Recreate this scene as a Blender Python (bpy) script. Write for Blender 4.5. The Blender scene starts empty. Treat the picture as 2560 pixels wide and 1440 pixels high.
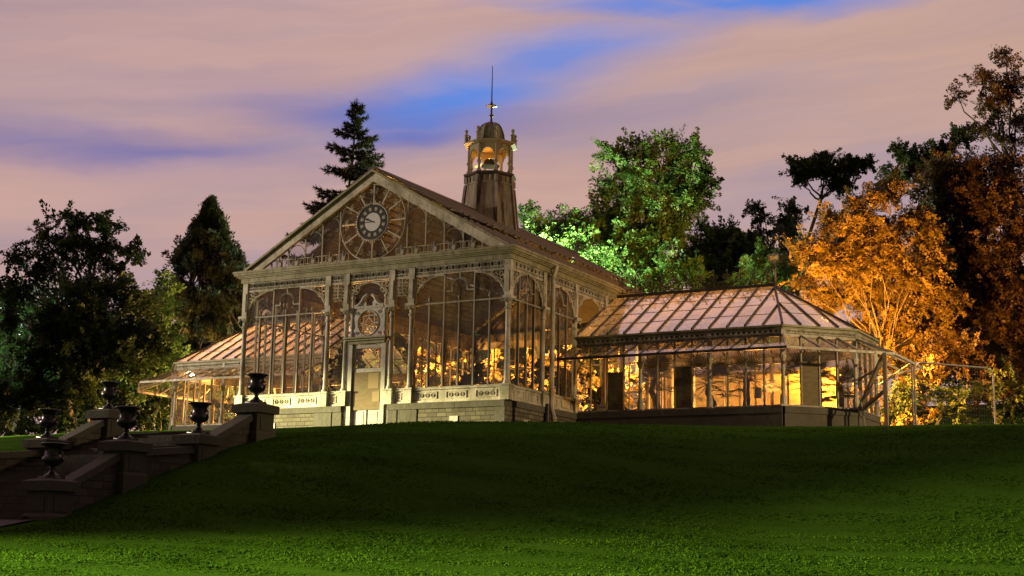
import bpy, math, random
import numpy as np
from mathutils import Vector, Matrix
scn = bpy.context.scene
COL = scn.collection
PI = math.pi
rnd = random.Random(7)

# ------------------------------------------------------------------ camera
CAM = np.array([25.2171, -35.9299, -3.7037]); YAW, PITCH, ROLL, FPX = -0.510321, 0.18580897, 0.01962371, 3515.96
def _basis():
    d = np.array([math.sin(YAW)*math.cos(PITCH), math.cos(YAW)*math.cos(PITCH), math.sin(PITCH)])
    r = np.array([math.cos(YAW), -math.sin(YAW), 0.]); u = np.cross(r, d)
    c, s = math.cos(ROLL), math.sin(ROLL)
    return c*r+s*u, -s*r+c*u, d
RT, UP, FW = _basis()
cd = bpy.data.cameras.new('camera'); cam = bpy.data.objects.new('camera', cd); COL.objects.link(cam)
cam.matrix_world = Matrix(((RT[0], UP[0], -FW[0], CAM[0]), (RT[1], UP[1], -FW[1], CAM[1]), (RT[2], UP[2], -FW[2], CAM[2]), (0, 0, 0, 1)))
cd.sensor_width = 36; cd.lens = FPX/2560*36; cd.clip_end = 2000; cd.clip_start = .5
scn.camera = cam
def at(x, y, D):           # a point D metres into the scene, from survey of the photograph (2560 x 1440)
    return CAM + (RT*(x-1280)/FPX - UP*(y-720)/FPX + FW)*D

# ------------------------------------------------------------------ world: dusk sky with long-exposure cloud streaks
scn.view_settings.view_transform = 'Standard'; scn.view_settings.look = 'None'
scn.view_settings.exposure = 0; scn.view_settings.gamma = 1
W = bpy.data.worlds.new('World'); scn.world = W; W.use_nodes = True
def srgb(r, g, b):
    f = lambda c: (c/12.92 if c <= .04045 else ((c+.055)/1.055)**2.4)
    return (f(r/255), f(g/255), f(b/255), 1)
class NT:
    """tiny helper round a node tree"""
    def __init__(s, tree): s.t = tree; s.n = tree.nodes; s.l = tree.links
    def add(s, typ, **kw):
        n = s.n.new(typ)
        for k, v in kw.items():
            if k == 'ins':
                for i, x in v.items():
                    if isinstance(x, bpy.types.NodeSocket): s.l.new(x, n.inputs[i])
                    else: n.inputs[i].default_value = x
            else: setattr(n, k, v)
        return n
    def m(s, op, a, b=0., c=0., clamp=False):
        return s.add('ShaderNodeMath', operation=op, use_clamp=clamp, ins={0: a, 1: b, 2: c}).outputs[0]
    def mix(s, f, a, b, blend='MIX'):
        n = s.add('ShaderNodeMix', data_type='RGBA', blend_type=blend, ins={0: f, 6: a, 7: b}); return n.outputs[2]
    def ramp(s, f, stops):
        n = s.add('ShaderNodeValToRGB', ins={0: f}); e = n.color_ramp.elements
        while len(e) < len(stops): e.new(.5)
        for i, (p, c) in enumerate(stops):
            e[i].position = p; e[i].color = c if len(c) == 4 else (*c, 1)
        return n.outputs[0]
    def noise(s, vec, scale, detail=4, rough=.55, dist=0.):
        return s.add('ShaderNodeTexNoise', ins={'Vector': vec, 'Scale': scale, 'Detail': detail, 'Roughness': rough, 'Distortion': dist}).outputs[0]
w = NT(W.node_tree); w.n.clear()
tc = w.add('ShaderNodeTexCoord').outputs['Generated']
rot = w.add('ShaderNodeVectorRotate', rotation_type='Z_AXIS', ins={'Vector': tc, 'Angle': YAW}).outputs[0]   # north of the sky map
sep = w.add('ShaderNodeSeparateXYZ', ins={0: rot}).outputs
az = w.m('ARCTAN2', sep[0], sep[1]); el = w.m('ARCSINE', sep[2])
# wobble so that the streaks have no straight edges
wv = w.add('ShaderNodeCombineXYZ', ins={0: w.m('MULTIPLY', az, 3.), 1: w.m('MULTIPLY', el, 9.), 2: 0.}).outputs[0]
wob = w.m('SUBTRACT', w.noise(wv, 1.3, 3), .5); wob2 = w.m('SUBTRACT', w.noise(wv, 3.5, 4), .5)
el2 = w.m('ADD', el, w.m('ADD', w.m('MULTIPLY', wob, .035), w.m('MULTIPLY', wob2, .022)))
sv = w.add('ShaderNodeCombineXYZ', ins={0: w.m('MULTIPLY', az, 2.2), 1: w.m('ADD', w.m('MULTIPLY', el2, 22.), w.m('MULTIPLY', az, -3.)), 2: 3.3}).outputs[0]
streak = w.noise(sv, 1., 5, .5)
warm = w.ramp(w.m('MULTIPLY', el, .7), [(0., srgb(206, 148, 136)), (.07, srgb(208, 168, 154)), (.17, srgb(206, 168, 162)), (.25, srgb(198, 164, 164)), (.42, srgb(252, 200, 190)), (.8, srgb(252, 200, 194)), (1.0, srgb(150, 122, 130))])
side = w.m('MULTIPLY_ADD', az, 1.1, .5, clamp=True)
warm = w.mix(w.m('MULTIPLY', side, .75), warm, srgb(208, 170, 148))
mauve = w.mix(w.ramp(streak, [(.42, (0, 0, 0)), (.66, (1, 1, 1))]), warm, srgb(182, 158, 166))
def gap(px, py, hx, hy, tilt):                       # soft elliptical opening in the cloud
    a0 = math.atan((px-1280)/FPX); e0 = math.asin(float((at(px, py, 1)-CAM)[2]/np.linalg.norm(at(px, py, 1)-CAM)))
    da = w.m('SUBTRACT', az, a0); de = w.m('SUBTRACT', el2, e0)
    c, s = math.cos(tilt), math.sin(tilt)
    u = w.m('ADD', w.m('MULTIPLY', da, c*FPX/hx), w.m('MULTIPLY', de, s*FPX/hx))
    v = w.m('ADD', w.m('MULTIPLY', da, -s*FPX/hy), w.m('MULTIPLY', de, c*FPX/hy))
    q = w.m('ADD', w.m('MULTIPLY', u, u), w.m('MULTIPLY', v, v))
    return w.m('POWER', 2.718, w.m('MULTIPLY', q, -1.))
def union(a): 
    r = a[0]
    for b in a[1:]: r = w.m('MAXIMUM', r, b)
    return r
blue = union([gap(1400, 140, 330, 62, .20), gap(1180, 215, 300, 70, .25), gap(1900, 0, 380, 34, .0), gap(1600, 25, 300, 30, -.05)])
peri = union([gap(930, 280, 430, 72, .03), gap(230, 365, 430, 56, .04), gap(1010, 330, 210, 45, .2)])
tex = w.ramp(streak, [(.28, (.55, .55, .55)), (.56, (1, 1, 1))])
col = w.mix(w.m('MULTIPLY', w.m('MULTIPLY', peri, .95), tex), mauve, srgb(114, 116, 180))
col = w.mix(w.m('MULTIPLY', w.m('MULTIPLY', blue, 1.0), tex), col, srgb(88, 140, 232))
fv = w.add('ShaderNodeCombineXYZ', ins={0: w.m('MULTIPLY', az, 4.), 1: w.m('ADD', w.m('MULTIPLY', el2, 60.), w.m('MULTIPLY', az, -7.)), 2: 1.7}).outputs[0]
fine = w.ramp(w.noise(fv, 1., 6, .6), [(.3, (.86, .86, .90)), (.7, (1.0, .99, .97))])
col = w.mix(1., col, fine, 'MULTIPLY')
# the unseen sky behind the viewer is darkened to lessen its ambient light
back = w.m('MULTIPLY_ADD', w.m('COSINE', az), .43, .57, clamp=True)
col = w.mix(1., col, w.mix(back, (.0, .0, .0, 1), (1, 1, 1, 1)), 'MULTIPLY')
bg = w.add('ShaderNodeBackground', ins={0: col, 1: 1.02})
w.l.new(bg.outputs[0], w.add('ShaderNodeOutputWorld').inputs[0])

# ------------------------------------------------------------------ park lamps and added lights (out of frame, or hidden in or behind the glasshouse)
def lamp(name, loc, power, colr, radius=.15, aim=None, cone=60, blend=.4):
    L = bpy.data.lights.new(name, 'SPOT' if aim is not None else 'POINT'); L.energy = power; L.color = colr; L.shadow_soft_size = radius
    o = bpy.data.objects.new(name, L); COL.objects.link(o); o.location = loc
    if aim is not None:
        L.spot_size = math.radians(cone); L.spot_blend = blend
        o.rotation_euler = (Vector(aim)-Vector(loc)).to_track_quat('-Z', 'Y').to_euler()
    return o
SODIUM = (1, .39, .035); WARM = (1, .83, .57); MERC = (.80, 1, .56)
lamp('path_lamp_light', (-27, -13, 5.5), 26000, WARM, .25, (-3, 0, 3.5), 62, .5)        # left of the house, lights the front
lamp('side_lamp_light', (29, 2.5, 4.8), 8500, (1, .72, .34), .12, (9, 3, 2), 60, .5)     # right of the house
lamp('lawn_lamp_light', (-20, -37, 2.2), 680000, (1, 1, .34), .2, (13.5, -23.6, -4.3), 37, 1.)
lamp('rear_lamp_light', at(2122, 862, 53.8), 23000, SODIUM, .15, (13, 26, 7), 176, .25)
for i_, x_ in enumerate((-9.4, -5.6, -1.6)): lamp('back_shrub_fill', (x_, 17.3, 6.3), (90000, 105000, 80000)[i_], (1, .50, .12), .12, (x_-.2, 20.5, 3.4), 98, .25)  # unseen lights added to make the shrubs shine through the panes
lamp('left_rear_fill', (-9.6, 12.4, .5), 22000, (1, .52, .15), .15)  # added light, gives the left wing and its roof a peach glow
lamp('wing_rear_fill', (8.4, 12.6, .5), 5000, (1, .46, .10), .15)  # added light, warms the right wing and its palms from behind
lamp('rear_spill_light', at(2122, 862, 53.8), 2000, SODIUM, .15)
lamp('left_wing_fill', (-8.2, 7.6, .4), 420, (1, .52, .16), .05)  # unseen light added on the left wing floor for an inner glow
lamp('right_wing_fill', (7.6, 8.4, .4), 260, (1, .46, .11), .05)  # same for the right wing: added, hidden below the plinth top
lamp('left_end_fill', (-14.6, 11.4, .8), 2500, (1, .58, .2), .15)  # added light without a fitting, brightens the shrubs past the left wing
lamp('grass_strip_fill', (-25, -9, 3), 200000, (1, .9, .4), .15, (-11, -4, -.4), 22, .6)  # extra spot added only to brighten the far left grass
lamp('white_lamp_light', at(1385, 700, 69.5), 15000, MERC, .2)

# ------------------------------------------------------------------ mesh helpers
class MB:
    def __init__(s, fr=None): s.v = []; s.f = []; s.fr = fr
    def P(s, p):
        s.v.append(tuple(s.fr(*p)) if s.fr else tuple(p)); return len(s.v)-1
    def poly(s, pts): s.f.append([s.P(p) for p in pts]); return s
    def hexa(s, p8):
        i = [s.P(p) for p in p8]
        for q in ((0, 3, 2, 1), (4, 5, 6, 7), (0, 1, 5, 4), (1, 2, 6, 5), (2, 3, 7, 6), (3, 0, 4, 7)): s.f.append([i[k] for k in q])
        return s
    def box(s, x0, x1, y0, y1, z0, z1):
        return s.hexa([(x0, y0, z0), (x1, y0, z0), (x1, y1, z0), (x0, y1, z0), (x0, y0, z1), (x1, y0, z1), (x1, y1, z1), (x0, y1, z1)])
    def bar(s, a, b, wd, ht=None):                    # square bar between two points
        ht = ht or wd; a = Vector(a); b = Vector(b); d = (b-a).normalized()
        ref = Vector((0, 0, 1)) if abs(d.z) < .9 else Vector((0, 1, 0))
        x = d.cross(ref).normalized()*wd/2; y = x.cross(d).normalized()*ht/2
        return s.hexa([a-x-y, a+x-y, a+x+y, a-x+y, b-x-y, b+x-y, b+x+y, b-x+y])
    def tube(s, pts, r, n=6, closed=False):
        pts = [Vector(p) for p in pts]; m = len(pts); rr = r if hasattr(r, '__len__') else [r]*m
        rings = []; ref = None
        for k, p in enumerate(pts):
            if closed: d = pts[(k+1) % m]-pts[k-1]
            else: d = pts[min(k+1, m-1)]-pts[max(k-1, 0)]
            d.normalize()
            if ref is None: ref = Vector((0, 0, 1)) if abs(d.z) < .9 else Vector((1, 0, 0))
            x = d.cross(ref)
            if x.length < 1e-4: x = d.cross(Vector((.3, .9, .2)))
            x.normalize(); y = x.cross(d)
            rings.append([s.P(p+(x*math.cos(2*PI*j/n)+y*math.sin(2*PI*j/n))*rr[k]) for j in range(n)])
        for k in range(m if closed else m-1):
            a, b = rings[k], rings[(k+1) % m]
            for j in range(n): s.f.append([a[j], a[(j+1) % n], b[(j+1) % n], b[j]])
        if not closed: s.f.append(rings[0][::-1]); s.f.append(rings[-1])
        return s
    def lathe(s, c, prof, n=12, ph=0.):
        rings = []
        for r, z in prof: rings.append([s.P((c[0]+r*math.cos(2*PI*j/n+ph), c[1]+r*math.sin(2*PI*j/n+ph), c[2]+z)) for j in range(n)])
        for a, b in zip(rings, rings[1:]):
            for j in range(n): s.f.append([a[j], a[(j+1) % n], b[(j+1) % n], b[j]])
        s.f.append(rings[0][::-1]); s.f.append(rings[-1]); return s
    def ring(s, c, R, r, n=16, a0=0, a1=2*PI, ry=None):   # flat ring in the u,z plane of a wall at v=c[1]
        full = abs(a1-a0-2*PI) < 1e-6; ry = ry or R
        m = n if full else n+1
        pts = [(c[0]+R*math.cos(a0+(a1-a0)*k/n), c[1], c[2]+ry*math.sin(a0+(a1-a0)*k/n)) for k in range(m)]
        return s.tube(pts, r, 4, full)
    def scroll(s, c, R, r, hand=1, a0=0., turns=1.4):
        n = 12; pts = []
        for k in range(n+1):
            t = k/n; a = a0+hand*t*turns*2*PI; q = R*(1-.8*t)
            pts.append((c[0]+q*math.cos(a), c[1], c[2]+q*math.sin(a)))
        return s.tube(pts, r, 4)
    def prism(s, outline, v0, v1):                       # outline in u,z, extruded in v
        n = len(outline); a = [s.P((u, v0, z)) for u, z in outline]; b = [s.P((u, v1, z)) for u, z in outline]
        s.f.append(a[::-1]); s.f.append(b)
        for k in range(n): s.f.append([a[k], a[(k+1) % n], b[(k+1) % n], b[k]])
        return s
    def build(s, name, mat, parent=None, smooth=False, label=None):
        me = bpy.data.meshes.new(name); me.from_pydata(s.v, [], s.f); me.update(); me.materials.append(mat)
        if smooth: me.polygons.foreach_set('use_smooth', [True]*len(me.polygons))
        o = bpy.data.objects.new(name, me); COL.objects.link(o)
        if parent is not None:
            o.parent = parent; o.matrix_parent_inverse = Matrix.Identity(4)
            o.location = -PL(parent)
        if label: o['label'] = label
        return o
def PL(o):                                              # world place of an (untransformed-rotation) parent chain
    p = Vector(o.location)
    while o.parent is not None: o = o.parent; p = p+Vector(o.location)
    return p
def empty(name, loc, label=None, cat=None, group=None):
    o = bpy.data.objects.new(name, None); COL.objects.link(o); o.location = loc; o.empty_display_size = .3
    return tag(o, label, cat, group)
def tag(o, label=None, cat=None, group=None, kind=None):
    for k, v in (('label', label), ('category', cat), ('group', group), ('kind', kind)):
        if v: o[k] = v
    return o
def copy_thing(o, loc, label):
    c = o.copy(); COL.objects.link(c); c.location = loc; c['label'] = label
    for ch in o.children:
        d = ch.copy(); COL.objects.link(d); d.parent = c
        for g in ch.children:
            e = g.copy(); COL.objects.link(e); e.parent = d
    return c

# ------------------------------------------------------------------ materials
def mat(name, build):
    m = bpy.data.materials.new(name); m.use_nodes = True; t = NT(m.node_tree); t.n.clear()
    out = t.add('ShaderNodeOutputMaterial'); sh = build(t); t.l.new(sh, out.inputs[0]); return m
def pos(t): return t.add('ShaderNodeNewGeometry').outputs['Position']
def scaled(t, v, s): return t.add('ShaderNodeMapping', ins={0: v, 3: s}).outputs[0]
def bsdf(t, col, rough=.6, metal=0., bump=None, bs=.3, bd=.02, spec=.5):
    n = t.add('ShaderNodeBsdfPrincipled', ins={'Base Color': col, 'Roughness': rough, 'Metallic': metal, 'Specular IOR Level': spec})
    if bump is not None:
        b = t.add('ShaderNodeBump', ins={'Height': bump, 'Strength': bs, 'Distance': bd}); t.l.new(b.outputs[0], n.inputs['Normal'])
    return n.outputs[0]
def paint(base, moss=(.26, .23, .13), rust=(.16, .08, .03), amt=.5):
    def f(t):
        p = pos(t); n1 = t.noise(p, 1.6, 6, .65); n2 = t.noise(scaled(t, p, (7, 7, 1.1)), 1., 6, .68); n3 = t.noise(p, 11, 4, .6)
        c = t.mix(t.ramp(n1, [(.42, (0, 0, 0)), (.66, (amt, amt, amt))]), (*base, 1), (*moss, 1))
        c = t.mix(t.ramp(n2, [(.50, (0, 0, 0)), (.66, (.8*amt+.1, .8*amt+.1, .8*amt+.1))]), c, (base[0]*.35, base[1]*.33, base[2]*.3, 1))
        c = t.mix(t.ramp(n3, [(.60, (0, 0, 0)), (.68, (.85, .85, .85))]), c, (*rust, 1))
        return bsdf(t, c, .6, 0, n3, .25, .01)
    return f
M = {}
M['paint'] = mat('cream_paint', paint((.62, .56, .46), amt=.95))
M['white'] = mat('white_door_paint', paint((.56, .53, .48), amt=.45))
M['cornice'] = mat('mossy_cornice_paint', paint((.36, .32, .20), (.20, .18, .05), amt=.95))
M['bars'] = mat('grey_bar_paint', paint((.38, .35, .30), amt=.75))
M['dark'] = mat('dark_iron', lambda t: bsdf(t, t.ramp(t.noise(pos(t), 6, 4), [(.3, (.02, .018, .016)), (.7, (.06, .045, .035))]), .5))
M['urn'] = mat('black_urn_paint', lambda t: bsdf(t, t.ramp(t.noise(pos(t), 18, 4), [(.3, (.006, .006, .007)), (.75, (.02, .018, .016))]), .28))
def stone(brick, c1, c2, mortar, sc=1., dirt=.55):
    def f(t):
        p = pos(t); s = t.add('ShaderNodeSeparateXYZ', ins={0: p}).outputs
        uv = t.add('ShaderNodeCombineXYZ', ins={0: t.m('ADD', s[0], s[1]), 1: s[2], 2: 0.}).outputs[0]
        n = t.noise(p, 5, 6, .65); n2 = t.noise(p, .9, 4)
        if brick:
            b = t.add('ShaderNodeTexBrick', offset=.5, squash=.7, squash_frequency=3, ins={'Vector': uv, 'Color1': (*c1, 1), 'Color2': (*c2, 1), 'Mortar': (*mortar, 1), 'Scale': 1., 'Mortar Size': .012, 'Brick Width': .34*sc, 'Row Height': .13*sc})
            c = b.outputs[0]; h = t.m('SUBTRACT', t.m('MULTIPLY', n, .7), b.outputs[1])
        else: c = t.mix(n, (*c1, 1), (*c2, 1)); h = n
        c = t.mix(t.ramp(n2, [(.35, (0, 0, 0)), (.7, (dirt, dirt, dirt))]), c, (.05, .045, .03, 1))
        c = t.mix(t.ramp(n, [(.5, (0, 0, 0)), (.8, (.5, .5, .5))]), c, (.09, .09, .035, 1))
        return bsdf(t, c, .9, 0, h, .7, .03)
    return f
M['rubble'] = mat('coursed_rubble_stone', stone(True, (.22, .185, .125), (.10, .085, .06), (.035, .03, .024)))
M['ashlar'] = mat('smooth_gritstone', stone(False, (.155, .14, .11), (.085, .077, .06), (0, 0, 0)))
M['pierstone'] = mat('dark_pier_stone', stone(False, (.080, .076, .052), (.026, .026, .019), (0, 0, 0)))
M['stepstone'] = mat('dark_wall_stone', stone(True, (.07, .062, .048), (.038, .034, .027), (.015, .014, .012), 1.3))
def slate(t):
    p = pos(t); n = t.noise(scaled(t, p, (1.2, 3.2, 6)), 2.2, 6, .65); n2 = t.noise(p, .7, 4)
    c = t.ramp(n, [(.3, (.035, .03, .034)), (.55, (.075, .062, .064)), (.8, (.13, .10, .085))])
    c = t.mix(t.ramp(n2, [(.45, (0, 0, 0)), (.75, (.5, .5, .5))]), c, (.06, .055, .03, 1))
    return bsdf(t, c, .48, 0, n, .4, .01)
M['slate'] = mat('roof_slate', slate)
def lead(t):
    p = pos(t); n = t.noise(scaled(t, p, (4.2, 4.2, .4)), 1., 6, .7); n2 = t.noise(p, 2.2, 5)
    c = t.ramp(n, [(.40, (.02, .016, .013)), (.47, (.17, .13, .095)), (.58, (.24, .20, .145)), (.70, (.10, .075, .055))])
    c = t.mix(t.ramp(n2, [(.5, (0, 0, 0)), (.68, (.7, .7, .7))]), c, (.12, .07, .045, 1))
    return bsdf(t, c, .65, 0, n, .3, .01)
M['bronze'] = mat('grimy_turret_paint', paint((.26, .21, .13), amt=.9))
M['lead'] = mat('stained_turret_boards', lead)
M['dome'] = mat('mossy_dome_lead', lambda t: bsdf(t, t.ramp(t.noise(scaled(t, pos(t), (5, 5, 1.5)), 1.2, 6, .6), [(.3, (.05, .047, .035)), (.55, (.13, .125, .075)), (.75, (.20, .18, .12))]), .5))
def glass(tint, base, dirt, dcol, rough=.02, wobble=.0):
    def f(t):
        p = pos(t); n = t.noise(p, 1.3, 5, .6); n2 = t.noise(scaled(t, p, (5, 5, 1)), 1., 4)
        b = t.add('ShaderNodeBump', ins={'Height': t.noise(p, 1.1, 2), 'Strength': wobble, 'Distance': .02})
        ge = t.add('ShaderNodeNewGeometry').outputs; dt = t.add('ShaderNodeVectorMath', operation='DOT_PRODUCT', ins={0: ge['Normal'], 1: ge['Incoming']}).outputs['Value']
        fr = t.m('MULTIPLY_ADD', t.m('POWER', t.m('SUBTRACT', 1., t.m('ABSOLUTE', dt), clamp=True), 5.), .92, .05)
        refl = t.m('MULTIPLY_ADD', fr, 1., base, clamp=True)
        tr = t.add('ShaderNodeBsdfTransparent', ins={0: (*tint, 1)}).outputs[0]
        gl = t.add('ShaderNodeBsdfGlossy', ins={0: (.95, .95, .95, 1), 1: rough, 'Normal': b.outputs[0]}).outputs[0]
        df = t.add('ShaderNodeBsdfDiffuse', ins={0: (*dcol, 1)}).outputs[0]; tl = t.add('ShaderNodeBsdfTranslucent', ins={0: (*dcol, 1)}).outputs[0]
        dd = t.add('ShaderNodeMixShader', ins={0: .5, 1: df, 2: tl}).outputs[0]
        s1 = t.add('ShaderNodeMixShader', ins={0: refl, 1: tr, 2: gl}).outputs[0]
        dm = t.m('MULTIPLY', t.ramp(t.m('MULTIPLY_ADD', n2, .5, t.m('MULTIPLY', n, .5)), [(.34, (.15, .15, .15)), (.66, (1.7, 1.7, 1.7))]), dirt)
        return t.add('ShaderNodeMixShader', ins={0: dm, 1: s1, 2: dd}).outputs[0]
    return f
M['pane'] = mat('old_window_glass', glass((.86, .80, .70), .045, .05, (.25, .22, .18), .015, .25))
M['frontpane'] = mat('grimy_window_glass', glass((.90, .82, .70), .05, .60, (.075, .060, .046), .015, .25))
M['clearpane'] = mat('clean_window_glass', glass((.97, .93, .88), .035, .03, (.12, .1, .08), .015, .25))
M['roofglass'] = mat('dirty_roof_glass', glass((.85, .78, .72), .70, .34, (.84, .74, .70), .05, .35))
M['canopyglass'] = mat('canopy_glass', glass((.8, .78, .76), .14, .14, (.28, .24, .2), .03, .3))
M['board'] = mat('plywood_board', lambda t: bsdf(t, t.mix(t.ramp(t.noise(scaled(t, pos(t), (2, 2, 9)), 2., 5), [(.35, (0, 0, 0)), (.7, (1, 1, 1))]), (.20, .135, .05, 1), (.13, .085, .03, 1)), .75))
M['browni'] = mat('brown_board', lambda t: bsdf(t, t.ramp(t.noise(scaled(t, pos(t), (2, 2, 6)), 2., 5), [(.3, (.12, .09, .04)), (.7, (.20, .155, .07))]), .8))
M['black'] = mat('clock_black', lambda t: bsdf(t, (.012, .012, .012, 1), .4))
M['dial'] = mat('clock_milk_glass', lambda t: bsdf(t, t.ramp(t.noise(pos(t), 3, 4), [(.3, (.60, .58, .60)), (.7, (.70, .68, .70))]), .3))
M['dialold'] = mat('clock_cream_numeral', lambda t: bsdf(t, (.36, .33, .23, 1), .5))
M['wood'] = mat('weathered_timber', lambda t: bsdf(t, t.ramp(t.noise(scaled(t, pos(t), (9, 9, 1.5)), 2., 5), [(.3, (.20, .15, .09)), (.7, (.36, .28, .18))]), .8))
M['galv'] = mat('galvanised_steel', lambda t: bsdf(t, t.ramp(t.noise(pos(t), 9, 4), [(.3, (.30, .29, .27)), (.7, (.48, .46, .43))]), .4, .8))
M['wallpale'] = mat('limewashed_wall', stone(False, (.55, .47, .33), (.46, .38, .26), (0, 0, 0), dirt=.25))
M['floor'] = mat('dark_floor_tiles', lambda t: bsdf(t, t.ramp(t.noise(pos(t), 4, 4), [(.3, (.05, .042, .035)), (.7, (.10, .085, .07))]), .7))
M['bark'] = mat('tree_bark', lambda t: bsdf(t, t.ramp(t.noise(scaled(t, pos(t), (6, 6, 1.5)), 2., 5), [(.3, (.045, .035, .025)), (.7, (.13, .105, .075))]), .9, 0, t.noise(pos(t), 12, 4), .6, .02))
M['palebark'] = mat('pale_bark', lambda t: bsdf(t, t.ramp(t.noise(scaled(t, pos(t), (6, 6, 1.5)), 2., 5), [(.3, (.14, .11, .08)), (.7, (.30, .25, .19))]), .9))
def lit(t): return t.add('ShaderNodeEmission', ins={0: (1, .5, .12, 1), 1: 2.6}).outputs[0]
M['beamglow'] = mat('beam_glow', lit)
def leafmat(a, b, c, sc=.8):
    def f(t):
        p = pos(t); n = t.noise(p, sc, 5, .65); n2 = t.noise(p, 7., 2)
        k = t.ramp(t.m('MULTIPLY_ADD', n2, .4, t.m('MULTIPLY', n, .6)), [(.34, (*a, 1)), (.5, (*b, 1)), (.66, (*c, 1))])
        d = t.add('ShaderNodeBsdfPrincipled', ins={'Base Color': k, 'Roughness': .5, 'Specular IOR Level': .35}).outputs[0]
        tl = t.add('ShaderNodeBsdfTranslucent', ins={0: k}).outputs[0]
        return t.add('ShaderNodeMixShader', ins={0: .3, 1: d, 2: tl}).outputs[0]
    return f
M['leaf_dark'] = mat('dark_leaves', leafmat((.024, .042, .012), (.040, .066, .018), (.065, .09, .024)))
M['leaf_green'] = mat('green_leaves', leafmat((.032, .075, .017), (.055, .12, .028), (.09, .17, .042)))
M['leaf_beech'] = mat('beech_leaves', leafmat((.07, .045, .014), (.125, .085, .022), (.19, .13, .035)))
M['leaf_brown'] = mat('copper_leaves', leafmat((.034, .022, .008), (.062, .038, .013), (.105, .064, .02)))
M['needle'] = mat('spruce_needles', leafmat((.02, .026, .014), (.035, .038, .02), (.055, .05, .026)))
M['cypress'] = mat('cypress_sprays', leafmat((.028, .036, .014), (.045, .05, .018), (.08, .07, .024)))
M['palm'] = mat('palm_leaves', leafmat((.04, .05, .015), (.07, .08, .025), (.10, .11, .035)))
def grassm(t):
    p = pos(t); n = t.noise(scaled(t, p, (.5, 1.6, 1)), .8, 6, .65); n2 = t.noise(p, 9, 5, .7); n3 = t.noise(scaled(t, p, (.25, 1.1, 1)), .6, 4)
    c = t.ramp(t.m('MULTIPLY_ADD', n2, .45, t.m('MULTIPLY', n, .55)), [(.32, (.018, .040, .006)), (.5, (.028, .062, .009)), (.68, (.042, .084, .011))])
    c = t.mix(t.ramp(n3, [(.4, (0, 0, 0)), (.7, (.55, .55, .55))]), c, (.020, .044, .005, 1))
    return bsdf(t, c, 1., 0, n2, .25, .03, 0.)
M['grass'] = mat('mown_lawn', grassm)
def bladem(a, b, c, sc):
    def f(t):
        k = t.ramp(t.noise(pos(t), sc, 4), [(.34, (*a, 1)), (.5, (*b, 1)), (.66, (*c, 1))])
        return t.add('ShaderNodeMixShader', ins={0: .4, 1: t.add('ShaderNodeBsdfDiffuse', ins={0: k}).outputs[0], 2: t.add('ShaderNodeBsdfTranslucent', ins={0: k}).outputs[0]}).outputs[0]
    return f
M['blade'] = mat('grass_blades', bladem((.018, .042, .004), (.028, .064, .006), (.042, .088, .008), .5))
M['path'] = mat('path_gravel', lambda t: bsdf(t, t.ramp(t.noise(pos(t), 20, 4), [(.3, (.022, .02, .017)), (.7, (.04, .036, .03))]), .9))

# ------------------------------------------------------------------ ground
def prof(y):
    return float(np.interp(y, [-70, -36, -24, -16.2, -14.6, -12.6, -10.5, -8.4, -6, -3, -.5, 24, 60, 130], [-8, -5.45, -4.28, -3.42, -3.16, -2.35, -1.62, -.98, -.55, -.2, -.03, 0, 4.5, 14]))
def hump(x, y):
    return .06*math.sin(x*.21+1)*math.sin(y*.17+.4)+.03*math.sin(x*.53+y*.31)
def ground_z(x, y):
    t = min(1, max(0, (x-3.5)/13)); y0 = y
    if y > -40: y = y-t*t*(3-2*t)*4.6*min(1, max(0, (y+40)/16))-max(0, min(1, (x-15)/14))*1.6*min(1, max(0, (y+40)/16))
    k = .25*(prof(y-1.1)+prof(y+1.1))+.5*prof(y)
    a = min(1, max(0, (-.8-y)/4)) if y < 0 else 0
    near = math.exp(-((x)/3.4)**4) if -16 < y < -6 else 0     # flat along the steps
    return k+hump(x, y)*a*(1-.6*near)
def sheet(name, xs, ys, m, dz=0., fine=0.):
    rg = np.random.default_rng(3); v = []; f = []
    for y in ys:
        for x in xs: v.append((x, y, ground_z(x, y)+dz+(fine*rg.normal() if fine else 0)))
    nx = len(xs)
    for j in range(len(ys)-1):
        for i in range(nx-1): a = j*nx+i; f.append((a, a+1, a+nx+1, a+nx))
    b = MB(); b.v = v; b.f = f; return b.build(name, m, None, True)
xs = list(np.arange(-140, -30, 10))+list(np.arange(-30, 34, .32))+list(np.arange(34, 150, 10))
ys = list(np.arange(-70, -31, 3))+list(np.arange(-31, 1, .28))+list(np.arange(1, 26, 1))+list(np.arange(26, 131, 6))
tag(sheet('lawn', xs, ys, M['grass'], fine=.003), kind='structure')
# tufts of the mown grass: nobody could count them
def leaf_mesh(name, m, C, A, B, parent=None):
    """C centres, A half-length vectors, B half-width vectors: one diamond per leaf"""
    n = len(C); V = np.empty((n, 4, 3)); V[:, 0] = C-A; V[:, 1] = C+B-A*.15; V[:, 2] = C+A; V[:, 3] = C-B-A*.15
    me = bpy.data.meshes.new(name); me.vertices.add(4*n); me.vertices.foreach_set('co', V.reshape(-1).astype(np.float32))
    me.loops.add(4*n); me.loops.foreach_set('vertex_index', np.arange(4*n, dtype=np.int32))
    me.polygons.add(n); me.polygons.foreach_set('loop_start', np.arange(0, 4*n, 4, dtype=np.int32)); me.polygons.foreach_set('loop_total', np.full(n, 4, dtype=np.int32))
    me.update(calc_edges=True); me.materials.append(m)
    o = bpy.data.objects.new(name, me); COL.objects.link(o)
    if parent is not None: o.parent = parent; o.location = -PL(parent)
    return o
rg = np.random.default_rng(11)
N = 110000
d = 15+26*rg.random(N)**1.2; a = np.radians(-53+48*rg.random(N))
gx = CAM[0]+d*np.sin(a); gy = CAM[1]+d*np.cos(a)
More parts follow.
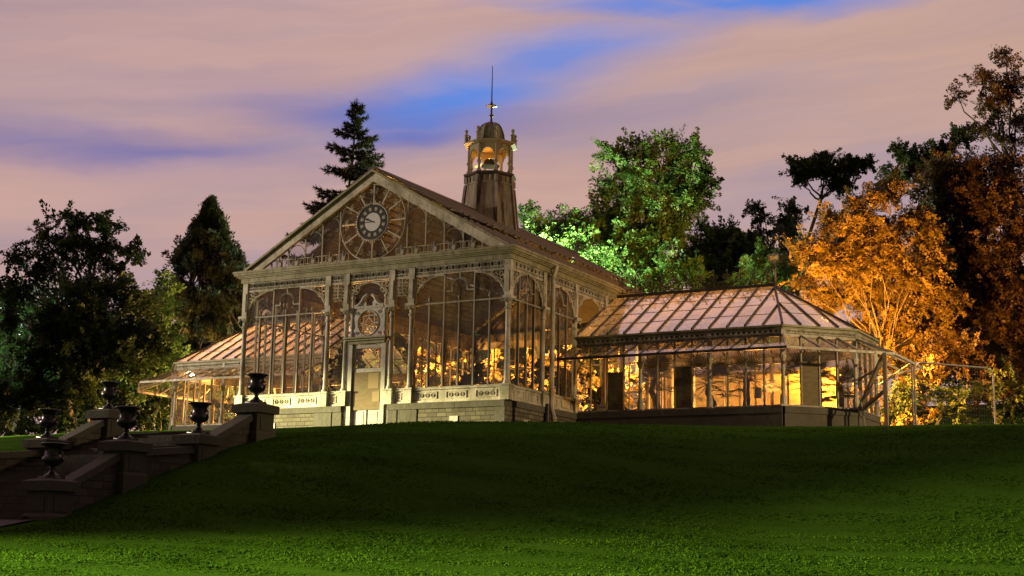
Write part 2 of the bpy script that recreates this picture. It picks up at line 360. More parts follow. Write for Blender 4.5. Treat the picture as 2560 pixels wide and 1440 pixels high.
keep = (gy < -1.2) & ~((np.abs(gx) < 3.1) & (gy > -17.2)) & ~((gx < 3.1) & (gy > -17.3) & (gy < -15))
gx, gy = gx[keep], gy[keep]; n = len(gx)
gz = np.array([ground_z(x, y) for x, y in zip(gx, gy)])
h = (.008+.011*rg.random(n))*(1+.9*np.sin(gx*.9+2*np.sin(gy*1.7))*np.sin(gy*2.3))
A = np.stack([rg.normal(0, .9, n)*h, rg.normal(0, .9, n)*h, h], 1)
th = rg.random(n)*2*PI; B = np.stack([np.cos(th), np.sin(th), 0*th], 1)*(.012+.012*rg.random(n))[:, None]
tag(leaf_mesh('grass', M['blade'], np.stack([gx, gy, gz+h*.8], 1), A, B), 'short mown green grass covering the lawn and its bank', 'grass', kind='stuff')

# ------------------------------------------------------------------ the conservatory
HX, DEP = 5.0, 14.6                       # half width and depth of the pavilion
ZST, ZPAN, ZCAP, ZFB, ZFT, ZCOR = .70, 1.14, 3.75, 4.64, 4.92, 5.33
APX = 8.24
HOUSE = empty('conservatory', (0, 0, 0), 'derelict cream iron and glass conservatory with clock gable, bell turret and glazed wings', 'building')
front = lambda u, v, z: (u, -v, z)
flankR = lambda u, v, z: (HX+v, u, z)
flankL = lambda u, v, z: (-HX-v, u, z)
rear = lambda u, v, z: (u, DEP+v, z)

def column(fr, u, z0=ZPAN, ztop=ZFT, zc=ZCAP, r=.085, square_top=True):
    c = MB(fr)
    c.box(u-.15, u+.15, -.13, .16, z0-.44, z0-.02)                       # pedestal on the dado
    c.box(u-.18, u+.18, -.15, .19, z0-.02, z0+.03)
    c.lathe((u, .02, 0), [(.12, z0+.03), (.12, z0+.09), (.095, z0+.13), (r, z0+.2), (r*.86, zc-.34), (.105, zc-.32), (.105, zc-.28), (r*.9, zc-.26), (r*.95, zc-.14), (.13, zc-.05), (.15, zc-.03)], 12)
    c.box(u-.17, u+.17, -.14, .19, zc-.03, zc+.05)
    c.scroll((u-.13, .16, zc-.09), .055, .02, 1, PI/2); c.scroll((u+.13, .16, zc-.09), .055, .02, -1, PI/2)
    c.box(u-.10, u+.10, -.10, .10, zc+.05, ztop)
    c.box(u-.055, u+.055, .102, .122, zc+.2, ztop-.35)
    return c.build('column', M['paint'], HOUSE)
def frieze(fr, u0, u1, z0=ZFB, z1=ZFT, pitch=.235):
    b = MB(fr); n = max(1, round((u1-u0)/pitch)); p = (u1-u0)/n; kb = z0+(z1-z0)*.36
    b.box(u0, u1, .02, .08, z1-.028, z1); b.box(u0, u1, .02, .08, z0, z0+.025); b.box(u0, u1, .03, .07, kb-.009, kb+.009)
    zc = (kb+z1-.028)/2; R = (z1-kb)/2-.03
    for k in range(n):
        u = u0+(k+.5)*p
        b.ring((u, .05, zc), R, .014, 10); b.lathe((u, .05, zc-.018), [(.0, 0), (.022, .01), (.022, .026), (0, .036)], 6)
        for sg in (-1, 1):
            b.box(u+sg*p/2-.010, u+sg*p/2+.010, .035, .065, kb, z1-.028)
            b.bar((u+sg*R*.72, .05, zc+R*.72), (u+sg*p/2, .05, z1-.03), .016); b.bar((u+sg*R*.72, .05, zc-R*.72), (u+sg*p/2, .05, kb+.01), .016)
    # running key below
    zm = (z0+kb)/2; m = n*3
    for k in range(m):
        u = u0+(k+.5)*(u1-u0)/m; q = (u1-u0)/m*.32
        if k % 2: b.box(u-q, u+q, .04, .06, zm-.004, zm+.010)
        b.box(u-.008, u+.008, .04, .06, z0+.02, kb if k % 2 else zm+.01)
    b.box(u0, u1, .0, .012, z0+.005, z1-.005)
    return b
def bracket(fr, u0, w_, z0, z1, sgn, arc=None):
    """pierced spandrel in the corner between a column and the frieze; its inner edge is a quarter ellipse"""
    b = MB(fr); hh = z1-z0
    pts = [(u0+sgn*w_*(1-math.cos(t)), .05, z0+hh*math.sin(t)*.97) for t in np.linspace(0, PI/2, 14)]
    b.tube(pts, .026, 5); b.tube([(p[0]-sgn*.03, .05, p[2]+.035) for p in pts[1:-2]], .012, 4)
    b.box(min(u0, u0+sgn*.03), max(u0, u0+sgn*.03), .03, .07, z0, z1); b.box(min(u0, u0+sgn*w_), max(u0, u0+sgn*w_), .03, .07, z1-.03, z1)
    R = min(.17, hh*.22, w_*.22); cx, cz = u0+sgn*(R+.045), z1-R-.045
    b.ring((cx, .05, cz), R, .015, 14); b.ring((cx, .05, cz), R*.3, .014, 8)
    for k in range(6): 
        a = k*PI/3+.2
        b.bar((cx+R*.25*math.cos(a), .05, cz+R*.25*math.sin(a)), (cx+R*math.cos(a), .05, cz+R*math.sin(a)), .028)
    zz = cz-R-.02                                                           # scrolls running down and along
    for k in range(4):
        r = .075*(.82**k); zz -= r
        lim = w_*(1-math.sqrt(max(0, 1-min(1, (zz-z0)/hh)**2)))
        if lim < r*.8 or zz < z0: break
        b.scroll((u0+sgn*(.03+r), .05, zz), r, .013, -sgn, PI/2); b.bar((u0+sgn*.03, .05, zz-r), (u0+sgn*(.03+lim*.85), .05, zz+r*.3), .016); zz -= r
    uu = R*2+.075
    for k in range(4):
        r = .07*(.8**k); uu += r
        zl = z0+hh*math.sqrt(max(0, 1-(1-min(1, uu/w_))**2))
        if z1-zl < r*1.3 or uu > w_: break
        b.scroll((u0+sgn*uu, .05, z1-.03-r), r, .013, sgn, 0); b.bar((u0+sgn*(uu-r), .05, z1-.03), (u0+sgn*(uu+r*.5), .05, zl+.02), .016); uu += r
    return b
def dado(fr, u0, u1, z0=ZST, z1=ZPAN, roundels=True):
    b = MB(fr); b.box(u0, u1, -.06, .06, z0+.003, z1-.05); b.box(u0, u1, -.09, .11, z1-.05, z1); b.box(u0, u1, .061, .09, z0+.003, z0+.06)
    L = u1-u0; n = max(1, round(L/1.1)); p = L/n; h = z1-z0
    for k in range(n):
        a, c = u0+k*p+.16, u0+(k+1)*p-.16
        if c-a < .2: a, c = u0+.12, u1-.12
        for q in ((a, c, z0+.11, z0+.13), (a, c, z1-.13, z1-.11), (a, a+.02, z0+.13, z1-.13), (c-.02, c, z0+.13, z1-.13)): b.box(q[0], q[1], .061, .078, q[2], q[3])
        if roundels and c-a > .45:
            for j in (-1, 0, 1):
                u = (a+c)/2+j*(c-a)*.28
                b.ring((u, .066, (z0+z1)/2-.0), .058, .014, 12); b.lathe((u, .064, (z0+z1)/2-.02), [(0, 0), (.022, .012), (.022, .028), (0, .04)], 6)
    return b.build('dado_panel', M['paint'], HOUSE)
def stone_base(fr, u0, u1, z1=ZST, z0=-.4, cap=.19, m='rubble', quoins=True):
    b = MB(fr); b.box(u0, u1, -.35, .10, z0, z1-cap)
    o = b.build('plinth_wall', M[m], HOUSE)
    c = MB(fr); n = max(1, round((u1-u0)/1.7)); p = (u1-u0)/n
    for k in range(n): c.box(u0+k*p+.004, u0+(k+1)*p-.004, -.37, .15, z1-cap+.002, z1)
    c.build('coping', M['ashlar'], o)
    if quoins:
        for u in (u0, u1-.34): MB(fr).box(u+.002, u+.338, .05, .118, z0, z1-cap-.002).build('quoin', M['ashlar'], o)
    return o
def window(fr, u0, u1, lights, z0=ZPAN, rail=ZCAP, top=ZFB, motif=True, finials=True):
    gm = M['frontpane'] if fr in (front, flankR) and u0 > -3 else M['pane']
    """glass of a bay with its glazing bars as a sub-part"""
    g = MB(fr); g.poly([(u0, 0, z0), (u1, 0, z0), (u1, 0, top), (u0, 0, top)]); o = g.build('window', gm, HOUSE)
    b = MB(fr); p = (u1-u0)/lights
    b.box(u0, u1, -.03, .05, z0, z0+.04)
    if rail: b.box(u0, u1, -.02, .045, rail-.02, rail+.022)
    tall = (lights//2-1, lights//2+1) if lights >= 4 else ()
    for k in range(1, lights):
        u = u0+k*p
        if k in tall or not rail: b.box(u-.02, u+.02, -.03, .05, z0, top)
        else:
            b.box(u-.02, u+.02, -.03, .05, z0, rail)
            if finials: b.lathe((u, .02, rail), [(.03, 0), (.02, .05), (.045, .10), (.05, .15), (.028, .21), (0, .25)], 8)
    if motif and lights >= 4:
        uc = (u0+u1)/2; r = p*.50; zc = top-.44; zl = zc-.1
        b.ring((uc, .01, zc), r, .024, 14, 0, PI)
        b.ring((uc, .01, zc), r+.045, .012, 14, 0, PI)
        for sg in (-1, 1):
            b.bar((uc+sg*r, .01, zc), (uc+sg*r, .01, zl), .045); b.bar((uc+sg*r, .01, zl), (uc+sg*p, .01, zl), .04)
        b.bar((uc, .01, zc+r), (uc, .01, top), .04)
    b.build('glazing_bars', M['bars'], o)
    return o
def bay(fr, u0, u1, lights, roundels=True, plinth=True):
    a, c = u0+.10, u1-.10
    frieze(fr, a, c).build('frieze', M['paint'], HOUSE)
    bw = min(1.05, (c-a)*.42)
    for s, u in ((1, a), (-1, c)): bracket(fr, u, bw, ZCAP+.02, ZFB, s).build('spandrel_bracket', M['paint'], HOUSE)
    window(fr, a, c, lights)
    dado(fr, u0+.15, u1-.15, roundels=roundels)
    if plinth: stone_base(fr, u0, u1)
# --- front
A_, B_ = 1.594, .867
for u in (-HX, -A_, -B_, B_, A_, HX): column(front, u)
bay(front, -HX, -A_, 6); bay(front, A_, HX, 6)
for s in (-1, 1):                                   # narrow bays beside the door
    u0, u1 = sorted((s*A_, s*B_)); a, c = u0+.10, u1-.10; uc = (a+c)/2
    frieze(front, a, c).build('frieze', M['paint'], HOUSE)
    b = MB(front)                                   # acanthus panel ending in a small arch
    hw = (c-a)/2; za = ZCAP+.10
    b.ring((uc, .05, za), hw-.03, .022, 14, 0, PI, .30); b.box(a, a+.025, .03, .07, ZCAP-.1, ZFB); b.box(c-.025, c, .03, .07, ZCAP-.1, ZFB)
    b.box(a, c, .03, .07, ZFB-.03, ZFB)
    b.bar((uc, .05, za+.3), (uc, .05, ZFB), .03)
    for k in range(5):
        z = ZFB-.06-k*.105; q = (.20, .17, .22, .16, .2)[k]
        for sg in (-1, 1):
            b.scroll((uc+sg*.13, .05, z-.03), .07, .016, sg, PI/2 if k % 2 else 0)
            b.tube([(uc, .05, z-.10), (uc+sg*q*.5, .05, z-.08), (uc+sg*q, .05, z+.0)], .017, 4)
            b.bar((uc+sg*.02, .05, z-.08), (uc+sg*(hw-.02), .05, z-.12+.04*(k % 2)), .017)
    b.build('acanthus_panel', M['paint'], HOUSE)
    window(front, a, c, 1, rail=None, top=ZFB, motif=False)
    dado(front, u0+.15, u1-.15, roundels=False); stone_base(front, u0, u1+0, quoins=True)
# --- doorway
frieze(front, -B_+.10, B_-.10).build('frieze', M['paint'], HOUSE)
for s, u in ((1, -B_+.1), (-1, B_-.1)): bracket(front, u, B_-.12, ZCAP+.02, ZFB-.03, s).build('spandrel_bracket', M['paint'], HOUSE)
g = MB(front); g.poly([(-.76, -.05, 2.8), (.76, -.05, 2.8), (.76, -.05, ZFB), (-.76, -.05, ZFB)]); fan = g.build('fanlight', M['pane'], HOUSE)
ov = MB(front)                                      # carved overdoor with a round window
ring = [(.385*math.cos(t), 3.29+.385*math.sin(t)) for t in np.linspace(0, 2*PI, 33)[:-1]]
def plate(b, holes, x0, x1, z0, z1, v0, v1):        # square plate with a round hole
    n = len(holes)
    def edge(t):
        c, s = math.cos(t), math.sin(t); k = min((x1 if c > 0 else -x0)/max(abs(c), 1e-6), ((z1-3.29) if s > 0 else (3.29-z0))/max(abs(s), 1e-6)); return (k*c, 3.29+k*s)
    for i in range(n):
        t0, t1 = 2*PI*i/n, 2*PI*(i+1)/n; p, q = holes[i], holes[(i+1) % n]; e, f_ = edge(t0), edge(t1)
        b.hexa([(p[0], v0, p[1]), (q[0], v0, q[1]), (f_[0], v0, f_[1]), (e[0], v0, e[1]), (p[0], v1, p[1]), (q[0], v1, q[1]), (f_[0], v1, f_[1]), (e[0], v1, e[1])])
plate(ov, ring, -.55, .55, 2.86, 3.76, .0, .07)
ov.ring((0, .07, 3.29), .40, .03, 24)
for s in (-1, 1):
    ov.lathe((s*.62, .04, 0), [(.085, 2.86), (.085, 3.0), (.06, 3.04), (.06, 3.1), (.085, 3.16), (.06, 3.5), (.085, 3.6), (.09, 3.72), (.05, 3.78), (.05, 4.02), (.035, 4.06), (.065, 4.1), (.06, 4.17), (0, 4.22)], 10)
    ov.tube([(s*.56, .05, 3.84), (s*.4, .05, 3.87), (s*.28, .05, 3.98), (s*.2, .05, 4.12), (s*.08, .05, 4.2)], [.05, .055, .06, .06, .045], 6)
    ov.prism([(s*.55, 3.78), (s*.12, 3.78), (s*.12, 3.95), (s*.22, 4.06)], .02, .05)
    ov.scroll((s*.30, .055, 3.86), .07, .018, s); ov.scroll((s*.42, .075, 3.62), .07, .018, s); ov.scroll((s*.42, .075, 2.97), .07, .018, -s)
ov.box(-.56, .56, -.02, .10, 3.762, 3.83)
od = ov.build('overdoor', M['white'], HOUSE)
bb = MB(front)
for s in (-1, 1): bb.box(s*.2-.013, s*.2+.013, .02, .045, 2.97, 3.61); bb.box(-.32, .32, .02, .045, 3.29+s*.24-.013, 3.29+s*.24+.013)
for q in (((-.38, 3.29), (-.14, 3.29)), ((.14, 3.29), (.38, 3.29)), ((0, 3.66), (0, 3.47)), ((0, 3.11), (0, 2.92)), ((0, 3.47), (.16, 3.29)), ((.16, 3.29), (0, 3.11)), ((0, 3.11), (-.16, 3.29)), ((-.16, 3.29), (0, 3.47))): bb.bar((q[0][0], .033, q[0][1]), (q[1][0], .033, q[1][1]), .03)
bb.build('tracery', M['white'], od)
sh = MB(front); sh.box(-.80, .80, -.05, .30, 2.78, 2.83); sh.box(-.74, .74, -.05, .22, 2.72, 2.78); sh.box(-.68, .68, -.05, .14, 2.63, 2.72)
sh.build('door_hood', M['cornice'], HOUSE)
fr_ = MB(front)
for s in (-1, 1): fr_.box(min(s*.56, s*.70), max(s*.56, s*.70), -.06, .09, -.02, 2.63)
for s in (-1, 1): fr_.box(min(s*.74, s*.84), max(s*.74, s*.84), -.06, .05, -.02, 2.7)
fr_.build('door_frame', M['white'], HOUSE)
dr = MB(front); dr.box(-.56, .56, -.04, .03, 2.50, 2.62); dr.box(-.56, -.49, -.04, .03, -.02, 2.5); dr.box(.49, .56, -.04, .03, -.02, 2.5); dr.box(-.49, .49, -.04, .03, 1.74, 1.86)
dr.box(-.49, .49, -.04, .01, .0, .62); dr.box(-.04, .02, .011, .03, 0, .6); dr.box(-.42, -.10, .011, .02, .08, .5); dr.box(.1, .42, .011, .02, .08, .5)
door = dr.build('door', M['white'], HOUSE)
MB(front).box(-.49, .49, -.01, .0, 1.86, 2.5).build('pane', M['pane'], door)
MB(front).box(-.53, .52, .031, .05, .56, 1.74).build('boarding', M['board'], door)
pb = MB(front); pb.box(.07, .46, .0515, .056, 1.22, 1.70); pb.box(.24, .5, .0515, .058, .80, 1.12)
pb.build('light_patch', mat('lamplit_plywood', lambda t: bsdf(t, (.30, .205, .08, 1), .7)), door)  # pools of light on the boarding, put in as paler sheets
# --- flanks and rear
YC = [0, 2.15, 4.35, 6.6, 8.0, 10.25, 12.45, DEP]
for fr, nm in ((flankR, 'R'), (flankL, 'L')):
    for k, y in enumerate(YC):
        if k > 0: column(fr, y)
    for k in range(7):
        wing_bay = 2 <= k <= 4
        a, c = YC[k]+.1, YC[k+1]-.1
        frieze(fr, a, c).build('frieze', M['paint'], HOUSE)
        for s, u in ((1, a), (-1, c)): bracket(fr, u, (c-a)*.46, ZCAP+.02, ZFB, s).build('spandrel_bracket', M['paint'], HOUSE)
        if wing_bay: continue
        window(fr, a, c, 4); dado(fr, YC[k]+.15, YC[k+1]-.15, roundels=False); stone_base(fr, YC[k]+(.35 if k == 0 else 0), YC[k+1], quoins=False)
for k, (a, c) in enumerate(((-HX, -1.7), (-1.7, 1.7), (1.7, HX))):
    window(rear, a+.1, c-.1, 6); dado(rear, a+.15, c-.15, roundels=False); frieze(rear, a+.1, c-.1).build('frieze', M['paint'], HOUSE); stone_base(rear, a, c, quoins=False)
    if k: column(rear, a)
MB().box(-HX+.02, HX-.02, .36, DEP-.36, -.3, .06).build('floor', M['floor'], HOUSE)
# --- cornice: three stepped mouldings round the pavilion
def mould(b, o0, o1, z0, z1):
    b.box(-HX-o1, HX+o1, -o1, -o0, z0, z1); b.box(-HX-o1, HX+o1, DEP+o0, DEP+o1, z0, z1)
    b.box(-HX-o1, -HX-o0, -o0, DEP+o0, z0, z1); b.box(HX+o0, HX+o1, -o0, DEP+o0, z0, z1)
c = MB(); mould(c, -.12, .15, ZFT, ZFT+.15); mould(c, -.12, .22, ZFT+.15, ZFT+.19); mould(c, -.12, .33, ZFT+.23, ZFT+.30); mould(c, -.12, .27, ZFT+.19, ZFT+.23); mould(c, .10, .36, ZFT+.30, ZFT+.37)
c.build('cornice', M['cornice'], HOUSE)
# --- gable
RK = (APX-5.36)/5.0                                   # roof pitch
def rake(b, v0, v1, off0, off1):                    # raking board between two offsets under the roof line
    ut, ub = (APX-off0-5.335)/RK, (APX-off1-5.335)/RK
    for s in (-1, 1): b.prism([(0, APX-off1), (s*ub, 5.335), (s*ut, 5.335), (0, APX-off0)], v0, v1)
b = MB(front); rake(b, -.02, .10, .06, .37); b.build('bargeboard', M['paint'], HOUSE)
b = MB(front); rake(b, -.02, .20, -.02, .058); b.build('verge_moulding', M['cornice'], HOUSE)
zg_ = APX-.2-1.985*(APX-.2-5.33)/4.75
g = MB(front); g.poly([(-1.985, -.06, 5.33), (4.75, -.06, 5.33), (0, -.06, APX-.2), (-1.985, -.06, zg_)]); gw = g.build('gable_window', M['frontpane'], HOUSE)
g = MB(front); g.poly([(-4.75, -.06, 5.33), (-1.986, -.06, 5.33), (-1.986, -.06, zg_)]); g.build('pane', M['clearpane'], gw)
b = MB(front)
ZCL = 6.55; RC = 1.24
gu = [1.30+.685*k for k in range(6)]
b.box(-4.1, 4.1, -.04, -.0, 5.332, 5.37)
for s in (-1, 1):
    for k, u in enumerate(gu[:5]):
        zt = APX-.36-u*RK
        if zt > 5.5: b.bar((s*u, -.02, 5.33), (s*u, -.02, zt), .04)
        u2 = u+.685; z2 = APX-.36-u2*RK
        if k < 4:                                     # small arch with scrolls in each light
            zs = z2-.20; uc = u+.34
            if zs > 5.6:
                b.ring((s*uc, -.015, zs), .32, .015, 12, 0, PI)
                b.scroll((s*(u+.13), -.01, z2+.22), .09, .016, s, 0); b.scroll((s*(u2-.10), -.01, zs-.12), .07, .014, -s); b.scroll((s*(u+.10), -.01, zs-.1), .06, .013, s)
b.build('glazing_bars', M['bars'], gw)
for s in (-1, 1):                                      # railing along the foot of the gable
    b = MB(front)
    for k in range(26):
        u = .62+k*.148
        zt = 5.62
        if APX-.42-u*RK < 5.62: continue
        if not (math.hypot(u, 5.6-ZCL) < RC): b.box(s*u-.010, s*u+.010, -.005, .015, 5.33, zt)
    e = 4.1
    b.box(min(s*.95, s*e), max(s*.95, s*e), -.005, .018, 5.60, 5.625); b.box(min(s*.95, s*e), max(s*.95, s*e), -.005, .018, 5.40, 5.42)
    for k in range(5):
        u = s*(1.30+.685*k-.34)
        if k == 0: u = s*1.12
        b.box(u-.10, u+.10, -.0, .03, 5.36, 5.54); b.ring((u, .03, 5.46), .10, .016, 10); b.scroll((u-.1, .03, 5.58), .05, .014); b.scroll((u+.1, .03, 5.58), .05, .014, -1)
        b.lathe((u, .02, 5.54), [(.03, 0), (.05, .05), (.02, .1), (.035, .13), (0, .2)], 6)
    b.build('gable_railing', M['bars'], HOUSE)
# --- clock and its wheel of spokes
b = MB(front); b.ring((0, .01, ZCL), RC, .032, 48)
for k in range(12):
    a = k*PI/6; c_, s_ = math.cos(a), math.sin(a)
    b.bar((.60*c_, .01, ZCL+.60*s_), (RC*c_, .01, ZCL+RC*s_), .04)
    for hd in (-1, 1):
        a2 = a+hd*.115; b.scroll((1.03*math.cos(a2), .015, ZCL+1.03*math.sin(a2)), .085, .015, hd, a+PI)
for k in range(48):
    a = k*PI/24; q = .69 if k % 2 else .64
    b.bar((.6*math.cos(a), .03, ZCL+.6*math.sin(a)), (q*math.cos(a+.03), .03, ZCL+q*math.sin(a+.03)), .026)
b.ring((0, .04, ZCL), .60, .032, 40)
clk = b.build('clock', M['paint'], HOUSE)
def disc(v, R): return [(R*math.cos(t), ZCL+R*math.sin(t)) for t in np.linspace(0, 2*PI, 41)[:-1]]
MB(front).prism(disc(0, .575), .0, .045).build('clock_ring', M['black'], clk)
MB(front).prism(disc(0, .30), .0455, .052).build('dial', M['dial'], clk)
for k in range(12):
    b = MB(front); a = (k+.5)*PI/6
    q = [(r*math.cos(a+t), ZCL+r*math.sin(a+t)) for r, t in ((.37, -.11), (.48, -.12), (.49, .12), (.375, .11))]
    b.prism(q, .0455, .051).build('numeral', M['dialold'], clk)
def hand(name, ang, L, wd):
    b = MB(front); c_, s_ = math.cos(ang), math.sin(ang); n_ = (-s_, c_)
    pts = [(-.07, wd*.35), (L*.62, wd*.5), (L*.72, wd*1.3), (L, 0), (L*.72, -wd*1.3), (L*.62, -wd*.5), (-.07, -wd*.35)]
    b.prism([(p*c_+q*n_[0], ZCL+p*s_+q*n_[1]) for p, q in pts], .056 if L > .4 else .064, .061 if L > .4 else .069); b.build(name, M['black'], clk)
hand('minute_hand', PI+.0, .47, .03); hand('hour_hand', PI-.42, .31, .035)
# --- roof: overlapping slate courses on battens, with a raised step half way
def roof_slope(s, y0, y1, x_in, x_out, name='roof'):
    b = MB(); n = 22
    for k in range(n):
        t0, t1 = k/n, (k+1)/n
        xa, xb = x_in+(x_out-x_in)*t0, x_in+(x_out-x_in)*t1+.03
        up = .10 if k < 12 else .0
        za, zb = APX-xa*RK+up+.0, APX-xb*RK+up+.035
        jit = .012*rnd.uniform(-1, 1)
        b.hexa([(s*xa, y0, za-.03), (s*xb, y0, zb-.035), (s*xb, y1, zb-.035), (s*xa, y1, za-.03), (s*xa, y0, za+jit), (s*xb, y0, zb+jit), (s*xb, y1, zb+jit), (s*xa, y1, za+jit)])
        if 10 < k < 13:                               # ragged slates at the step
            for j in range(40):
                y = y0+(y1-y0)*(j+.5)/40
                if rnd.random() < .6: b.box(min(s*xb, s*(xb+.05)), max(s*xb, s*(xb+.05)), y-.1, y+.1, zb-.06, zb+.01)
    return b.build(name, M['slate'], HOUSE)
roof_slope(1, -.12, DEP+.12, .0, 5.22)
roof_slope(-1, 1.5, DEP+.12, .0, 5.22); roof_slope(-1, -.12, 1.499, .0, 1.7)
g = MB(); g.poly([(-1.70, -.1, APX-1.70*RK), (-5.2, -.1, APX-5.2*RK), (-5.2, 1.5, APX-5.2*RK), (-1.70, 1.5, APX-1.7*RK)])
g.build('roof_light', M['clearpane'], HOUSE)
g = MB(front); g.poly([(-4.9, -DEP, 5.33), (4.9, -DEP, 5.33), (0, -DEP, APX-.05)]); g.build('rear_gable', M['browni'], HOUSE)
b = MB(); b.tube([(0, -.16, APX+.06), (0, DEP+.1, APX+.12)], .07, 6); b.build('ridge_capping', M['slate'], HOUSE)
b = MB(); b.lathe((0, DEP-.1, APX), [(.06, 0), (.05, .4), (.03, .45), (.03, 1.0), (.06, 1.05), (0, 1.3)], 6)
for s in (-1, 1): b.scroll((s*.22, DEP-.1, APX+.42), .2, .02, s, PI/2); b.scroll((s*.16, DEP-.1, APX+.8), .12, .018, s, PI/2)
b.build('finial', M['dark'], HOUSE)
# --- down pipe and pipe bend on the flank
b = MB(flankR); b.tube([(2.42, .34, 5.15), (2.42, .30, 5.0), (2.42, .22, 4.8), (2.42, .22, .72)], .075, 10); 
for z in (4.75, 3.5, 2.3, 1.2): b.tube([(2.42, .22, z), (2.42, .22, z+.09)], .095, 10)
b.tube([(2.42, .22, .74), (2.42, .24, .62), (2.45, .26, .5), (2.5, .26, .4), (2.5, .26, -.1)], .08, 10); b.tube([(2.5, .26, .34), (2.5, .26, .42)], .10, 10)
b.build('downpipe', M['paint'], HOUSE)
b = MB(flankR); b.tube([(2.2, .19, .8), (2.2, .19, -.1)], .07, 8); b.build('waste_pipe', M['dark'], HOUSE)
for fr, u, z in ((front, 3.25, .15), (front, -3.62, .12), (flankR, 1.0, .08)): MB(fr).box(u-.15, u+.15, .101, .118, z-.06, z+.12).build('vent_plate', M['white'], HOUSE)

# --- bell turret on the ridge
CY = DEP/2
def octa(b, r0, z0, r1, z1, n=8): return b.lathe((0, CY, 0), [(r0, z0), (r1, z1)], n, 0)
tb = MB(); octa(tb, 1.16, 7.2, .90, 9.42)
for k in range(8):
    a = k*PI/4
    tb.bar((1.17*math.cos(a), CY+1.17*math.sin(a), 7.2), (.91*math.cos(a), CY+.91*math.sin(a), 9.42), .10)
octa(tb, .93, 9.42, .93, 9.47); octa(tb, .89, 9.47, .89, 9.72)
for k in range(8):
    a = k*PI/4
    d = Vector((math.cos(a), math.sin(a), 0)); c0 = Vector((0, CY, 9.60))+d*.89
    tb.bar(c0-Vector((0, 0, .12)), c0+Vector((0, 0, .12)), .13)
    for j in (-.28, .28):
        aa = a+PI/8+j*.45; q = .84; tb.bar((q*math.cos(aa), CY+q*math.sin(aa), 9.5), (q*math.cos(aa), CY+q*math.sin(aa), 9.7), .05)
tur = tb.build('turret', M['lead'], HOUSE)
b = MB(); octa(b, .90, 9.72, 1.0, 9.78); octa(b, 1.0, 9.78, 1.0, 9.84); octa(b, 1.0, 9.84, .8, 9.87); b.build('turret_deck', M['dark'], tur)
for k in range(8):
    a = k*PI/4; p = (.81*math.cos(a), CY+.81*math.sin(a), 9.86)
    MB().lathe(p, [(.085, 0), (.085, .08), (.05, .11), (.045, .30), (.085, .36), (.085, .40), (.055, .44), (.055, 1.05)], 8).build('turret_post', M['bronze'], tur)
b = MB()                                              # arched frieze between the posts
for k in range(8):
    a0, a1 = k*PI/4, (k+1)*PI/4
    P0 = Vector((.81*math.cos(a0), CY+.81*math.sin(a0), 0)); P1 = Vector((.81*math.cos(a1), CY+.81*math.sin(a1), 0))
    d = (P1-P0); nrm = Vector((math.cos((a0+a1)/2), math.sin((a0+a1)/2), 0))
    for j in range(8):                                # arch cut out of a board, in strips
        t0, t1 = j/8, (j+1)/8
        def zl(t): 
            x = min(1, abs(t-.5)/.40); return 10.42+.34*math.sqrt(max(0, 1-x*x)) if x < 1 else 10.30
        q0, q1 = P0+d*t0, P0+d*t1
        pts = []
        for off in (-.02, .02):
            o = nrm*off
            pts += [(q0+o).to_tuple()[:2]+(zl(t0),), (q1+o).to_tuple()[:2]+(zl(t1),), (q1+o).to_tuple()[:2]+(10.92,), (q0+o).to_tuple()[:2]+(10.92,)]
        b.hexa(pts)
b.build('turret_arcade', M['bronze'], tur)
b = MB(); octa(b, .86, 10.92, 1.02, 10.98); octa(b, 1.02, 10.98, 1.02, 11.04); octa(b, 1.02, 11.04, .70, 11.10); b.build('turret_cornice', M['bronze'], tur)
for k in range(8):
    a = k*PI/4; p = (.93*math.cos(a), CY+.93*math.sin(a), 11.02)
    MB().lathe(p, [(.065, 0), (.065, .26), (.09, .28), (.09, .31), (.04, .33), (.035, .37), (.07, .42), (.06, .49), (0, .53)], 8).build('turret_finial', M['bronze'], tur)
b = MB(); b.lathe((0, CY, 11.07), [(.64, 0), (.58, .06), (.53, .16), (.50, .3), (.475, .45), (.42, .60), (.33, .72), (.20, .80), (.06, .84), (0, .85)], 8, 0)
for k in range(8):
    a = k*PI/4; b.tube([((r+.01)*math.cos(a), CY+(r+.01)*math.sin(a), 11.07+z) for r, z in [(.64, 0), (.53, .16), (.50, .3), (.475, .45), (.42, .60), (.33, .72), (.20, .80), (.06, .84)]], .02, 4)
b.build('turret_dome', M['dome'], tur)
b = MB(); b.lathe((0, CY, 11.9), [(.05, 0), (.04, .12), (.035, .22), (.09, .25), (.10, .28), (.05, .32), (.035, .36), (.035, .60), (.21, .64), (.21, .66), (.06, .70), (.045, .78), (.025, .85), (.012, 2.2), (0, 2.24)], 10)
b.build('spire', M['dark'], tur)
b = MB(); b.lathe((0, CY, 10.22), [(.34, 0), (.34, .05), (.28, .08), (.2, .25), (.06, .3)], 12); b.build('bell', M['dark'], tur)
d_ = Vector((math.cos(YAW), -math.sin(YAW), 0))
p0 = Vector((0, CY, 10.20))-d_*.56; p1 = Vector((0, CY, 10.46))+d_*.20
b = MB(); b.tube([p0, p1], .04, 8); b.build('glowing_beam', M['beamglow'], tur)  # turret beam glows by itself, in place of light falling on it
lamp('turret_light', (-.15, CY+.1, 10.62), 16, (1, .38, .05), .08)

